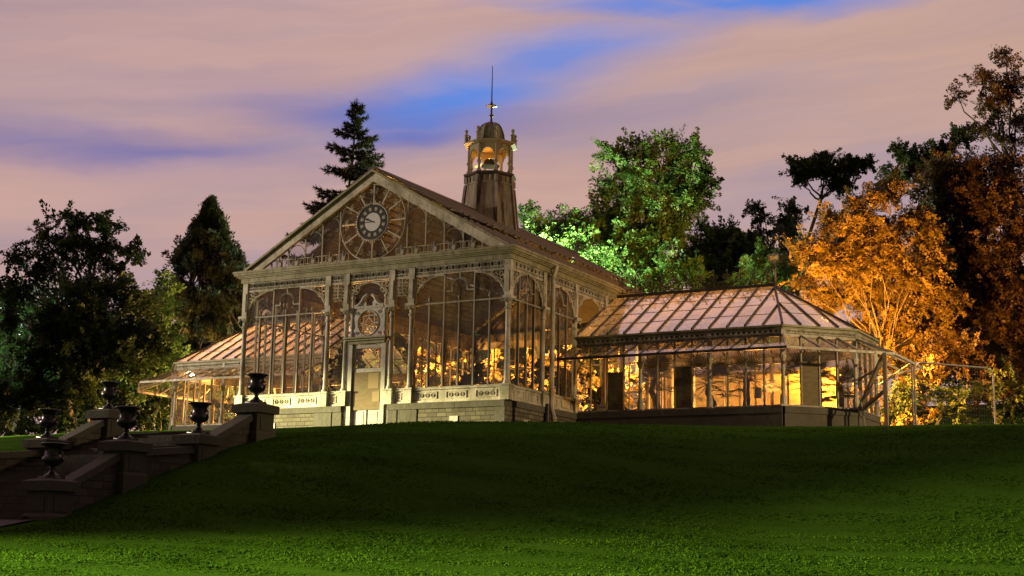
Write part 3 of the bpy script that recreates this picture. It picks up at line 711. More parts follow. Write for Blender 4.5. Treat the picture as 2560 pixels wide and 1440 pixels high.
# ------------------------------------------------------------------ the two glazed wings
WY, WX, CT = 4.45, 11.934, 1.7019
ZB, ZG, ZRD, ZCT, ZCE = .725, 3.08, 4.95, 2.88, 2.30
YM = 7.35; HUBX = 10.75; HW = YM-WY
def wing(sx, boards):
    F = []                                            # wall frames: function, length, lights
    def mk(o, d, n): return lambda u, v, z: (sx*(o[0]+d[0]*u+n[0]*v), o[1]+d[1]*u+n[1]*v, z)
    q = .70711; L2 = CT*math.sqrt(2); yb = 2*YM-WY
    F.append((mk((HX, WY), (1, 0), (0, -1)), WX-HX, 12, 'front')); F.append((mk((WX, WY), (q, q), (q, -q)), L2, 4, 'cant'))
    F.append((mk((WX+CT, WY+CT), (0, 1), (1, 0)), 2*(YM-WY-CT), 4, 'end')); F.append((mk((WX+CT, yb-CT), (-q, q), (q, q)), L2, 4, 'cant'))
    F.append((mk((WX, yb), (-1, 0), (0, 1)), WX-HX, 12, 'rear'))
    for k, (fr, L, n, kind) in enumerate(F):
        p = L/n
        b = MB(fr); b.box(0, L, -.3, .10, -.4, ZB-.20); pl = b.build('plinth_wall', M['ashlar'], HOUSE)
        b = MB(fr); 
        for j in range(max(1, n//4)): b.box(j*L/max(1, n//4)+.003, (j+1)*L/max(1, n//4)-.003, -.3, .13, ZB-.198, ZB)
        b.build('coping', M['ashlar'], pl)
        g = MB(fr); g.poly([(0, 0, ZB), (L, 0, ZB), (L, 0, ZCT), (0, 0, ZCT)]); win = g.build('window', M['pane'], HOUSE)
        b = MB(fr); b.box(0, L, -.03, .05, ZB+.001, ZB+.05); b.box(0, L, -.03, .05, ZCT-.05, ZCT)
        for j in range(1, n): 
            if j % 4: b.box(j*p-.02, j*p+.02, -.035, .05, ZB, ZCT)
        b.build('glazing_bars', M['bars'], win)
        for j, z0, z1 in boards.get(k, ()): MB(fr).box(j*p+.025, (j+1)*p-.025, .005, .02, z0, z1).build('boarded_pane', M['browni'], win)
        for j in range(0, n+1, 4):
            if kind == 'cant' and j == 0 or kind == 'end' and j == n: pass
            if j == n and k < 4: continue
            c = MB(fr); u = j*p
            c.box(u-.12, u+.12, -.1, .12, ZB, ZB+.05); c.lathe((u, .02, 0), [(.10, ZB+.05), (.10, ZB+.3), (.065, ZB+.38), (.055, ZB+1.05), (.075, ZB+1.08), (.075, ZB+1.12), (.055, ZB+1.15), (.052, 2.05), (.07, 2.1), (.11, 2.22), (.11, 2.27)], 10); c.box(u-.055, u+.055, -.05, .07, 2.27, ZG)
            c.build('column', M['paint'], HOUSE)
        frieze(fr, 0, L, ZCT, ZG-.02, .17).build('frieze', M['paint'], HOUSE)
        e0 = 0 if k == 0 else math.tan(PI/8); e1 = 0 if k == 4 else math.tan(PI/8)
        gt = MB(fr)
        for (v0, v1, z0, z1) in ((-.05, .10, ZG-.018, ZG+.03), (-.05, .17, ZG+.03, ZG+.09)):
            gt.hexa([(-v0*e0, v0, z0), (L+v0*e1, v0, z0), (L+v1*e1, v1, z0), (-v1*e0, v1, z0), (-v0*e0, v0, z1), (L+v0*e1, v0, z1), (L+v1*e1, v1, z1), (-v1*e0, v1, z1)])
        gt.build('gutter', M['cornice'], HOUSE)
        # canopy: rafters, edge beam, glass on the front run only
        if kind != 'rear':
            E = 1.35; u0c = (.05 if k == 0 else -E*e0); u1c = L+E*e1
            cm = M['paint'] if k or sx < 0 else M['dark']  # right front run coloured dark for its backlit look
            cb = MB(fr); cb.box(u0c if k == 0 else u0c, u1c, E-.03, E+.04, ZCE-.045, ZCE+.03); cb.box(0, L, .03, .09, ZCT-.055, ZCT+.02)
            for j in range(n+1):
                u = j*p; s = 0
                ue = u if 0 < j < n else (u0c if j == 0 else u1c)
                if j == 0 and k == 0: u = ue = .07
                if j == n and k < 4 and k != 2: continue
                cb.bar((u, .06, ZCT-.01), (ue, E, ZCE+.02), .045, .06)
            cp = cb.build('canopy', cm, HOUSE)
            if kind == 'front' or sx < 0:
                g = MB(fr); g.poly([(0 if k else .06, .08, ZCT+.012), (L, .08, ZCT+.012), (u1c, E, ZCE+.034), (u0c, E, ZCE+.034)]); g.build('canopy_glass', M['canopyglass'], cp)
    # roof
    hub = (HUBX, YM, ZRD); ov = .12
    base = [(HX, WY-ov), (WX+.05, WY-ov), (WX+CT+ov, WY+CT-.05), (WX+CT+ov, yb-CT+.05), (WX+.05, yb+ov), (HX, yb+ov)]
    Z0 = ZG+.10; X = lambda x, y, z: (sx*x, y, z)
    g = MB()
    planes = [[(HX, WY-ov, Z0), (WX+.05, WY-ov, Z0), hub, (HX, YM, ZRD)]]
    for a, c in ((1, 2), (2, 3), (3, 4)): planes.append([(*base[a], Z0), (*base[c], Z0), hub])
    planes.append([(WX+.05, yb+ov, Z0), (HX, yb+ov, Z0), (HX, YM, ZRD), hub])
    for pl in planes: g.poly([X(*p) for p in pl])
    rf = g.build('wing_roof', M['roofglass'], HOUSE)
    b = MB(); rw, rh = .042, .065
    def raf(a, c, wd=rw): b.bar(X(a[0], a[1], a[2]+.02), X(c[0], c[1], c[2]+.02), wd, rh)
    def on_front(x, t, side=1):                       # point on the front or rear slope, t from gutter to ridge
        y = (WY-ov)+(YM-WY+ov)*t if side > 0 else (yb+ov)-(yb+ov-YM)*t
        return (x, y, Z0+(ZRD-Z0)*t)
    n = 12; p = (WX-HX)/n
    for side in (1, -1):
        for j in range(n+1):
            x = HX+.05+j*p*.995
            t = 1. if x <= HUBX else max(.02, 1-(x-HUBX)/(WX+.05-HUBX))
            if j < n: raf(on_front(x, 0, side), on_front(x, t, side))
        for t in (.27, .52, .76):                    # laps of the panes, not in one line
            for j in range(n-1):
                x0, x1 = HX+.05+j*p, HX+.05+(j+1)*p; tt = t+.012*((j*7+int(t*100)) % 3-1)
                lim = 1 if x1 <= HUBX else 1-(x1-HUBX)/(WX+.05-HUBX)
                if tt < lim: b.bar(X(*on_front(x0, tt, side)), X(*on_front(x1, tt, side)), .018)
    for k in range(1, 5): raf((*base[k], Z0), hub, .07)
    for a, c in ((1, 2), (2, 3), (3, 4)):
        A0, C0 = Vector((*base[a], Z0)), Vector((*base[c], Z0)); Hb = Vector(hub)
        for j in (1, 2, 3):
            u = j/4; P0 = A0.lerp(C0, u); t = 1-abs(u-.5)*2*.0 if j == 2 else .62
            tgt = Hb if j == 2 else (A0 if j == 1 else C0).lerp(Hb, .55)
            raf(P0, tgt)
        for t in (.3, .55, .8): b.bar(X(*A0.lerp(Hb, t)), X(*C0.lerp(Hb, t)), .018)
    b.bar(X(HX, YM, ZRD+.05), X(HUBX, YM, ZRD+.05), .10, .10)
    b.build('roof_rafters', M['dark'], rf)
    b = MB(lambda u, v, z: (sx*u, YM+v, z)); b.box(HX+.1, HUBX, -.012, .012, ZRD+.14, ZRD+.165)   # cresting
    m = 12
    for j in range(m):
        u = HX+.35+j*(HUBX-HX-.5)/(m-1)*.99
        b.box(u-.012, u+.012, -.012, .012, ZRD+.1, ZRD+.62); b.lathe((u, 0, ZRD+.6), [(.0, 0), (.04, .05), (0, .13)], 6)
        for s in (-1, 1):
            b.tube([(u, 0, ZRD+.36), (u+s*.10, 0, ZRD+.30), (u+s*.2, 0, ZRD+.2)], .014, 4); b.scroll((u+s*.10, 0, ZRD+.46), .085, .014, s, PI/2); b.scroll((u+s*.17, 0, ZRD+.24), .06, .012, -s, PI/2)
    b.build('ridge_cresting', M['dark'], HOUSE)
    b = MB(); b.lathe(X(*hub), [(.07, 0), (.05, .15), (.025, .2), (.025, .55), (.07, .6), (.05, .66), (0, .9)], 8); b.build('finial', M['dark'], HOUSE)
    b = MB(lambda u, v, z: (sx*u, v, z)); b.poly([(HX-.3, WY+.2, .07), (WX, WY+.2, .07), (WX+CT-.15, WY+CT, .07), (WX+CT-.15, yb-CT, .07), (WX, yb-.2, .07), (HX-.3, yb-.2, .07)]); b.build('floor', M['floor'], HOUSE)
wing(1, {0: ((2, ZB+.05, 1.98), (6, ZB+.05, 2.05)), 1: ((1, ZB+.05, 2.1),)})
wing(-1, {4: ((8, ZB+.05, 1.9),)})
# ------------------------------------------------------------------ notice behind the glass of the right wing
nt = empty('notice', (11.15, 4.41, 1.1), 'small white printed notice low on a pane of the right wing', 'notice')
MB().box(11.06, 11.28, 4.395, 4.405, .98, 1.30).build('sheet', M['white'], nt)
b = MB()
for k in range(6): b.box(11.085, 11.255-.03*(k % 3), 4.390, 4.3945, 1.26-k*.045, 1.275-k*.045)
b.build('print', M['black'], nt)

# ------------------------------------------------------------------ steps, balustrades, piers and urns
SW = 2.5
b = MB(); y = -15.3
while y < -7.6:
    b.box(-SW+.2, SW-.2, y, y+.345, ground_z(0, y)-1.2, prof(y+.34)+.05); y += .35
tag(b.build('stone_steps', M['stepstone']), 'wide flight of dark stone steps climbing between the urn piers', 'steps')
PY = [(-14.8, -2.38), (-12.75, -1.42), (-10.4, -1.09), (-8.35, -.16)]
def balustrade(s, segs, label):
    t = empty('balustrade', (s*SW, -10.4, prof(-10.4)), label, 'balustrade')
    for k in segs:
        (y0, z0), (y1, z1) = PY[k], PY[k+1]; a0, a1 = y0+.3, y1-.3
        t0, t1 = (z0-.10, z1-.32) if k != 1 else (z0-.22, z1-.36)
        x0, x1 = s*SW-.16, s*SW+.16
        m = MB(); m.hexa([(x0, a0, prof(y0)-.8), (x1, a0, prof(y0)-.8), (x1, a1, prof(y1)-.8), (x0, a1, prof(y1)-.8), (x0, a0, t0-.12), (x1, a0, t0-.12), (x1, a1, t1-.12), (x0, a1, t1-.12)])
        m.build('balustrade_wall', M['stepstone'], t)
        m = MB(); x0, x1 = s*SW-.24, s*SW+.24
        m.hexa([(x0, a0, t0-.117), (x1, a0, t0-.117), (x1, a1, t1-.117), (x0, a1, t1-.117), (x0+.03, a0, t0+.04), (x1-.03, a0, t0+.04), (x1-.03, a1, t1+.04), (x0+.03, a1, t1+.04)])
        m.build('coping', M['pierstone'], t)
balustrade(1, (0, 1, 2), 'low dark stone balustrade wall with sloping coping between the four nearer urn piers')
balustrade(-1, (0, 1, 2), 'low dark stone balustrade wall on the far side of the steps beside the shrubs')
def make_pier(loc, label):
    t = empty('pier', loc, label, 'pier', 'urn piers of the steps'); x, y, z = loc
    b = MB(); b.box(x-.33, x+.33, y-.33, y+.33, z-1.6, z-.26); b.box(x-.38, x+.38, y-.38, y+.38, z-1.6, z-.78)
    b.hexa([(x-.38, y-.38, z-.779), (x+.38, y-.38, z-.779), (x+.38, y+.38, z-.779), (x-.38, y+.38, z-.779), (x-.33, y-.33, z-.72), (x+.33, y-.33, z-.72), (x+.33, y+.33, z-.72), (x-.33, y+.33, z-.72)])
    b.box(x-.2, x+.2, y-.345, y-.329, z-.68, z-.34); b.box(x+.329, x+.345, y-.2, y+.2, z-.68, z-.34)
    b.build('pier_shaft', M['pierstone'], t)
    c = MB(); c.box(x-.42, x+.42, y-.42, y+.42, z-.26, z-.06)
    c.hexa([(x-.42, y-.42, z-.059), (x+.42, y-.42, z-.059), (x+.42, y+.42, z-.059), (x-.42, y+.42, z-.059), (x-.2, y-.2, z), (x+.2, y-.2, z), (x+.2, y+.2, z), (x-.2, y+.2, z)])
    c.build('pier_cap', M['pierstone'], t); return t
def make_urn(loc, label):
    t = empty('urn', loc, label, 'urn', 'black urns on the step piers'); x, y, z = loc
    b = MB(); b.box(x-.19, x+.19, y-.19, y+.19, z-.02, z+.04)
    b.lathe((x, y, z), [(.17, .04), (.16, .07), (.09, .11), (.055, .16), (.05, .20), (.075, .215), (.05, .23), (.055, .25)], 20); b.build('urn_foot', M['urn'], t, True)
    b = MB(); b.lathe((x, y, z), [(.055, .25), (.14, .28), (.20, .33), (.225, .39), (.215, .44), (.18, .47), (.165, .50), (.165, .58), (.18, .64), (.215, .68), (.275, .705), (.285, .725), (.265, .735), (.20, .715), (.13, .6), (0, .58)], 24); b.build('urn_bowl', M['urn'], t, True)
    for s in (-1, 1):
        b = MB(); b.tube([(x+s*.16, y, z+.52), (x+s*.22, y, z+.56), (x+s*.265, y, z+.51), (x+s*.26, y, z+.44), (x+s*.21, y, z+.39)], .02, 8); b.build('urn_handle', M['urn'], t, True)
    return t
spots = [(1, 0, 'lowest on the near side of the steps'), (1, 1, 'second up the near side of the steps'), (1, 2, 'third up, in front of the left wing'), (1, 3, 'topmost, before the left window bay'),
         (-1, 2, 'on the far side beside lit grass'), (-1, 3, 'topmost on the far side by shrubs')]
P0 = U0 = None
for s, k, txt in spots:
    loc = Vector((s*SW, PY[k][0], PY[k][1]))
    lp, lu = 'square dark stone pier '+txt, 'black handled urn on the pier '+txt
    if P0 is None: P0 = make_pier(loc, lp); U0 = make_urn(loc, lu); B0 = loc
    else: copy_thing(P0, loc, lp); copy_thing(U0, loc, lu)
b = MB()
for j in range(12):
    x0, x1 = -40+j*3.55, -40+(j+1)*3.55
    b.poly([(x0, -17.2, ground_z(x0, -17.2)+.03), (x1, -17.2, ground_z(x1, -17.2)+.03), (x1, -16.2, ground_z(x1, -16.2)+.03), (x0, -16.2, ground_z(x0, -16.2)+.03)])
    b.poly([(x0, -16.2, ground_z(x0, -16.2)+.03), (x1, -16.2, ground_z(x1, -16.2)+.03), (x1, -15.25, ground_z(x1, -15.25)+.03), (x0, -15.25, ground_z(x0, -15.25)+.03)])
tag(b.build('path', M['path']), kind='structure')

# ------------------------------------------------------------------ builders' fence, timber prop, lamp post
def fence(p, q, label, hgt=1.98):
    t = empty('fence_panel', p, label, 'fence', 'temporary site fence panels'); p, q = Vector(p), Vector(q); d = (q-p).normalized(); Z = Vector((0, 0, 1)); L = (q-p).length
    b = MB(); pts = [p+Z*.02, p+Z*(hgt-.22)]+[p+d*(.22-.22*math.cos(a))+Z*(hgt-.22+.22*math.sin(a)) for a in (.5, 1.05, PI/2)]
    pts += [q-d*(.22-.22*math.cos(a))+Z*(hgt-.22+.22*math.sin(a)) for a in (PI/2, 1.05, .5)]+[q+Z*(hgt-.22), q+Z*.02]
    b.tube(pts, .026, 8); b.tube([p+Z*.15, q+Z*.15], .02, 6); b.build('fence_frame', M['galv'], t)
    b = MB()
    for k in range(1, 30): 
        u = L*k/30; b.tube([p+d*u+Z*.15, p+d*u+Z*(hgt-.03 if .22 < u < L-.22 else hgt-.2)], .0022, 3)
    for k in range(1, 9): b.tube([p+Z*(.15+k*.2), q+Z*(.15+k*.2)], .0022, 3)
    b.build('fence_mesh', M['galv'], t)
    b = MB(); b.box(-.16, .16, -.36, .36, 0, .13)
    for w_ in (p, q):
        m = MB(); m.box(w_.x-.14, w_.x+.14, w_.y-.3, w_.y+.3, w_.z-.05, w_.z+.10); m.build('fence_foot', M['dark'], t)
    return t
fence((15.61, 5.32, 0), (17.42, 7.54, 0), 'galvanised mesh fence panel with rounded corners standing clear of the wing at the right')
fence((15.52, 5.42, 0), tuple(at(2196, 1066, 46.5)*np.array([1, 1, 0])), 'galvanised mesh fence panel half hidden behind the timber prop and the wing')
pr = empty('timber_prop', (14.82, 5.09, 0), 'weathered timber post and braces propping the bare canopy at the end of the right wing', 'prop')
MB().box(14.765, 14.875, 5.04, 5.14, -.05, 2.27).build('post', M['wood'], pr)
MB().bar((14.77, 5.13, 2.2), (13.80, 6.0, .74), .10).build('brace', M['wood'], pr)
MB().bar((14.77, 5.15, 1.15), (13.84, 6.03, .70), .09).build('brace', M['wood'], pr)
MB().tube([(13.8, 5.98, 1.62), (14.1, 5.8, 1.74), (14.6, 5.5, 1.9), (14.95, 5.7, 2.2)], .03, 6).build('tie', M['wood'], pr)
MB().tube([(13.8, 5.9, 1.6), (14.0, 5.4, .9), (14.25, 4.95, 0)], .022, 6).build('tie', M['wood'], pr)
lpst = at(1938, 646, 66); lz = ground_z(lpst[0], lpst[1])
lp = empty('lamp_post', (lpst[0], lpst[1], lz), 'dark park lamp post with a square lantern behind the end of the right wing roof', 'lamp post')
b = MB(); b.tube([(lpst[0], lpst[1], lz), (lpst[0], lpst[1], lpst[2]-.16)], [.08, .05], 8); b.build('post', M['dark'], lp)
b = MB(); x, y, z = lpst; b.box(x-.26, x+.26, y-.26, y+.26, z-.16, z-.12); b.box(x-.28, x+.28, y-.28, y+.28, z+.09, z+.14); b.lathe((x, y, z+.14), [(.25, 0), (.1, .12), (0, .2)], 8)
for sx in (-1, 1):
    for sy in (-1, 1): b.box(x+sx*.24-.02, x+sx*.24+.02, y+sy*.24-.02, y+sy*.24+.02, z-.12, z+.09)
ln = b.build('lantern', M['dark'], lp); MB().box(x-.22, x+.22, y-.22, y+.22, z-.115, z+.085).build('lantern_glass', M['browni'], ln)
gw_ = empty('garden_wall', (6, 18.6, 0), 'pale limewashed garden wall lit yellow behind the right wing', 'wall')
b = MB(); b.box(2.6, 9.6, 18.5, 18.8, -.2, 3.6); b.build('wall', M['wallpale'], gw_)
b = MB(); b.box(2.5, 9.7, 18.42, 18.88, 3.602, 3.72); b.build('coping', M['pierstone'], gw_)

# ------------------------------------------------------------------ trees and shrubs
FH = np.array([math.sin(YAW), math.cos(YAW), 0.]); RH = np.array([math.cos(YAW), -math.sin(YAW), 0.]); ZZ = np.array([0, 0, 1.])
def unit(g, n): 
    v = g.normal(size=(n, 3)); return v/np.linalg.norm(v, axis=1)[:, None]
def leaves(lobes, size, per, cr, g, aspect=.5, flat=.5, up=0., shell=.45, out=0.):
    Cs, As, Bs, cl = [], [], [], []
    subs = []
    for c, R, n in lobes:                              # every lobe breaks up into smaller boughs
        k = 7
        for d in unit(g, k):
            q = d*np.array(R)*(.35+.5*g.random()); f_ = .42+.22*g.random()
            subs.append((np.array(c)+q[0]*RH+q[1]*FH+q[2]*ZZ, np.array(R)*f_, max(2, n//k)))
    for c, R, n in subs:
        dv = unit(g, n); r = (shell+(1-shell)*g.random(n)**.7)*(1+.10*g.normal(size=n))
        off = dv*r[:, None]*np.array(R); cc = np.array(c)+off[:, :1]*RH+off[:, 1:2]*FH+off[:, 2:]*ZZ
        cl.append(cc)
        k = per; m = n*k; cx = np.repeat(cc, k, 0); dd = np.repeat(dv[:, :1]*RH+dv[:, 1:2]*FH+dv[:, 2:]*ZZ, k, 0)
        sc = np.repeat(.6+.8*g.random(n), k)[:, None]; nz = lambda v: v/(np.linalg.norm(v, axis=1)[:, None]+1e-9)
        d1 = dv[:, :1]*RH+dv[:, 1:2]*FH+dv[:, 2:]*ZZ                     # each bough tip is a flat spray of leaves along a twig
        ax = nz(d1*(.9-.4*min(up, 1))+unit(g, n)*.55+np.array([0, 0, up-.05])); nm = nz(unit(g, n)*.5+d1*.55+np.array([0, 0, .6 if up == 0 else .1]))
        nm = nz(nm-ax*(ax*nm).sum(1)[:, None]); lt = np.cross(ax, nm); ax, nm, lt = (np.repeat(q, k, 0) for q in (ax, nm, lt))
        tt = g.random(m)[:, None]; uu = g.uniform(-1, 1, m)[:, None]
        p = cx+ax*(tt-.4)*cr*2.5*sc+lt*uu*cr*1.05*(1-.8*tt)*sc*(.5+flat)+nm*g.normal(size=m)[:, None]*cr*.13
        a = nz(ax*.75+lt*np.sign(uu)*.6+unit(g, m)*.4); nn = nz(nm+unit(g, m)*.42); a = nz(a-nn*(a*nn).sum(1)[:, None]); bb = np.cross(a, nn)
        s = (size*(.6+.8*g.random(m)))[:, None]
        Cs.append(p); As.append(a*s*.5); Bs.append(bb*s*.5*aspect)
    return np.concatenate(Cs), np.concatenate(As), np.concatenate(Bs), cl
def lobes_px(spec, D, dens=1., depth=1.):
    out = []
    for q in spec:
        px, py, rx, ry = q[:4]; d = D+(q[4] if len(q) > 4 else 0); k = d/FPX
        R = (rx*k, .5*(rx+ry)*k*depth, ry*k); out.append((at(px, py, d), R, max(8, int(2.0*dens*(R[0]*R[2]*8+R[0]*R[1]*3)))))
    return out
def limb(b, p, q, r0, r1, g, n=5, sag=.1):
    p, q = np.array(p, float), np.array(q, float); L = np.linalg.norm(q-p); pts = []
    for k in range(n+1):
        t = k/n; x = p+(q-p)*t+(g.normal(size=3)*L*.035 if 0 < k < n else 0)+ZZ*L*sag*math.sin(PI*t)
        pts.append(tuple(x))
    b.tube(pts, [r0+(r1-r0)*k/n for k in range(n+1)], 6)
def tree(name, label, cat, lobes, base, fork, lm, bm='bark', size=.2, per=26, cr=.38, seed=1, group=None, r=.22, twigs=.35, **kw):
    per = int(per*2.3); r *= .62; twigs *= .5; size *= .62; cr *= .95; kw.setdefault('aspect', .62); kw.setdefault('shell', .25)
    g = np.random.default_rng(seed); t = empty(name, tuple(base), label, cat, group)
    C, A, B, cl = leaves(lobes, size, per, cr, g, **kw)
    b = MB(); limb(b, base, fork, r, r*.7, g, 5, 0)
    for i_, (c, R, n) in enumerate(lobes):
        cc = np.concatenate(cl[i_*7:i_*7+7])
        limb(b, fork, c, r*.45, r*.16, g, 5, -.06)
        for q in cc[:int(len(cc)*twigs)]: limb(b, c, q, r*.13, .012, g, 3, .03)
    b.build('trunk', M[bm], t, True); leaf_mesh('crown', M[lm], C, A, B, t); return t
def gpt(px, py, D): 
    p = at(px, py, D); return np.array([p[0], p[1], ground_z(p[0], p[1])-.1])
TG = 'trees round the conservatory'
# left side
tree('broad_tree', 'tall dark spreading tree with layered crown against the sky at the left', 'tree', lobes_px([(190, 548, 85, 28), (115, 590, 62, 24), (268, 565, 48, 34), (335, 632, 38, 17), (45, 645, 55, 24), (200, 605, 90, 28), (305, 672, 62, 22), (95, 680, 62, 28), (20, 715, 50, 28), (225, 655, 60, 26), (130, 640, 70, 34), (270, 620, 60, 34), (60, 720, 70, 40), (160, 720, 80, 40), (280, 720, 60, 34), (10, 800, 60, 40)], 64, 1.5), gpt(215, 1000, 64), at(200, 790, 64), 'leaf_dark', seed=21, per=34, cr=.42, size=.24, flat=.35, r=.3, group=TG)
tree('dark_shrub', 'big dark bushy evergreen in front of the spreading tree at the left', 'shrub', lobes_px([(235, 745, 80, 60), (330, 770, 62, 60), (215, 850, 110, 80), (330, 870, 90, 80), (120, 900, 90, 90), (250, 970, 110, 70), (90, 990, 90, 60), (160, 800, 90, 60), (30, 1000, 80, 60)], 60, 2.4), gpt(230, 1060, 60), at(230, 930, 60), 'leaf_dark', seed=22, per=40, cr=.38, size=.2, group=TG, twigs=.1)
tree('green_shrub', 'loose mid green tree between the dark evergreen and the conical conifer', 'tree', lobes_px([(395, 745, 42, 60), (410, 700, 25, 30), (385, 840, 55, 60), (430, 870, 40, 50), (340, 950, 70, 50), (400, 920, 60, 60)], 62, 2.), gpt(390, 1040, 62), at(390, 900, 62), 'leaf_green', seed=23, per=26, cr=.4, size=.2, group=TG, r=.14)
tree('far_tree', 'tree caught by a green lamp at the far left edge', 'tree', lobes_px([(40, 790, 80, 60), (100, 760, 60, 40), (10, 900, 60, 80), (60, 960, 70, 60)], 72, 1.2), gpt(40, 1050, 72), at(40, 930, 72), 'leaf_green', seed=24, per=26, cr=.5, size=.26, group=TG)
lamp('left_white_light', at(2, 900, 67), 900, (.75, 1, .8), .2)
for i, (px, py, rx, ry, lab) in enumerate([(60, 1078, 90, 34, 'low leafy bush at the left end of the lit grass strip'), (190, 1062, 70, 40, 'low leafy bush behind the far urn pier beside the grass'), (330, 1040, 60, 60, 'dark low bush between the steps and the left wing'), (400, 1010, 50, 70, 'dark bush under the canopy end of the left wing')]):
    tree('low_bush', lab, 'bush', lobes_px([(px, py, rx, ry), (px+25, py+12, rx*.7, ry*.7)], 57+.5*i, 2.), gpt(px, py+40, 57+.5*i), at(px, py+12, 57+.5*i), 'leaf_green' if i < 2 else 'leaf_dark', seed=30+i, per=24, cr=.2, size=.15, r=.05, group='low bushes by the steps', twigs=.1)
# conical cypress
def cone_lobes(tipx, tipy, rows, D):
    out = []
    g = np.random.default_rng(5)
    for y, hw in rows:
        for k in range(5):
            a = g.random()*2*PI; k_ = D/FPX; c = at(tipx, y, D)+RH*hw*k_*.78*math.cos(a)+FH*hw*k_*.78*math.sin(a)
            out.append((c, (hw*k_*.46, hw*k_*.46, 34*k_), 60))
    return out
rows = [(535, 8), (560, 20), (590, 40), (620, 62), (655, 80), (695, 96), (740, 108), (790, 114), (840, 116), (890, 114), (940, 108), (990, 96)]
tree('cypress', 'dense dark conical conifer beside the left wing, catching orange light on its right side', 'conifer', cone_lobes(522, 525, rows, 67), gpt(520, 1050, 67), at(520, 560, 67), 'cypress', seed=41, per=22, cr=.22, size=.26, aspect=.32, flat=1.5, up=1.2, out=.7, r=.25, twigs=0, group=TG)
# spruce
def spruce(name, label, tip, hgt, seed, slope=.5):
    g = np.random.default_rng(seed); base = tip-ZZ*hgt; t = empty(name, tuple(base), label, 'conifer', TG)
    b = MB(); limb(b, base, tip, .26, .02, g, 8, 0); Cs, As, Bs = [], [], []
    def needles(p, d, L, wd):
        m = int(L*95); u = g.random(m)[:, None]; q = p+d*u*L
        a = unit(g, m)*.8+d*.9-ZZ*.15; a /= np.linalg.norm(a, axis=1)[:, None]; bb = np.cross(a, unit(g, m)); bb /= np.linalg.norm(bb, axis=1)[:, None]
        s = .13*(.7+.7*g.random(m))[:, None]; Cs.append(q+a*s*.6); As.append(a*s); Bs.append(bb*.022*(.7+.6*g.random(m))[:, None])
    z = .0
    needles(tip-ZZ*.9, ZZ, .95, .1)
    while z < hgt*.72:
        z += .29+.015*z; n = 5
        for k in range(n):
            a = g.random()*2*PI; L = (.14+slope*z*(.62+.62*g.random())); d = RH*math.cos(a)+FH*math.sin(a)
            p = tip-ZZ*z; el_ = .45-.085*z; pts = [p]; dd = d*math.cos(el_)+ZZ*math.sin(el_); seg = max(3, int(L/.35))
            for j in range(seg):
                f_ = j/seg; dd = d+ZZ*(el_-.5*f_*(1-f_)*2+.55*f_*f_); dd = dd/np.linalg.norm(dd); nx = pts[-1]+dd*L/seg
                needles(pts[-1], dd, L/seg, .1)
                if j > 0:
                    for sg in (-1, 1):
                        sd = np.cross(dd, ZZ)*sg*.8+dd*.7-ZZ*.2+g.normal(size=3)*.15; sd /= np.linalg.norm(sd); l2 = L*.30*(1-.75*f_)*(.5+g.random())
                        needles(pts[-1], sd, max(.12, l2), .1)
                        if l2 > .35: needles(pts[-1]+sd*l2*.5, (sd+dd*.9-ZZ*.2)/1.45, l2*.5, .1); needles(pts[-1]+sd*l2*.4, (sd-ZZ*.8)/1.3, l2*.4, .1)
                pts.append(nx)
            b.tube([tuple(x) for x in pts], [.035*(1-i/len(pts))+.008 for i in range(len(pts))], 4)
    b.build('trunk', M['bark'], t, True); leaf_mesh('crown', M['needle'], np.concatenate(Cs), np.concatenate(As), np.concatenate(Bs), t)
spruce('spruce', 'tall open spruce rising behind the clock gable', at(893, 254, 66), 16.5, 51, .43)
# green trees behind the roof
tree('green_tree', 'broad floodlit green tree with a dark top behind the conservatory roof', 'tree', lobes_px([(1530, 395, 44, 36), (1600, 385, 46, 36), (1665, 372, 50, 36), (1735, 390, 42, 40), (1765, 452, 34, 44), (1590, 440, 70, 50), (1525, 478, 46, 40), (1680, 440, 60, 50), (1610, 510, 90, 40), (1710, 510, 54, 44), (1750, 500, 24, 50), (1500, 545, 60, 40), (1430, 570, 66, 44, -1), (1380, 600, 56, 40, -2), (1560, 590, 80, 52), (1500, 650, 90, 48, -2), (1620, 640, 80, 60), (1690, 560, 40, 50), (1590, 700, 100, 40, -2), (1700, 680, 70, 44, -2), (1450, 620, 70, 40, -2), (1540, 620, 90, 50, -1), (1650, 570, 60, 50)], 74, 2.2), gpt(1600, 900, 74), at(1605, 640, 74), 'leaf_green', 'bark', seed=61, per=34, cr=.5, size=.24, flat=.5, r=.34, group=TG, twigs=.3)
tree('pale_tree', 'bluish pale green tree glowing beside the foot of the turret', 'tree', lobes_px([(1330, 550, 45, 34), (1315, 590, 40, 36), (1365, 580, 40, 40)], 80, 1.4), gpt(1340, 800, 80), at(1340, 650, 80), 'leaf_green', 'palebark', seed=62, per=28, cr=.5, size=.26, group=TG)
tree('dark_tree', 'dark rounded tree on the skyline right of the floodlit tree', 'tree', lobes_px([(1790, 610, 60, 44), (1850, 640, 60, 50), (1760, 680, 70, 50), (1830, 700, 80, 50), (1900, 690, 60, 50), (1785, 600, 60, 36), (1860, 625, 66, 40), (1740, 640, 60, 60), (1945, 660, 60, 50), (1990, 610, 46, 56), (2000, 680, 50, 60)], 84, 2.6), gpt(1820, 900, 84), at(1820, 720, 84), 'leaf_dark', seed=63, per=34, cr=.5, size=.28, group=TG)
tree('olive_tree', 'olive green tree behind the lamp post at the end of the wing', 'tree', lobes_px([(1900, 650, 46, 44), (1880, 700, 50, 40), (1935, 690, 36, 50)], 71, 2.4), gpt(1900, 900, 71), at(1900, 760, 71), 'leaf_green', seed=64, per=30, cr=.4, size=.22, group=TG)
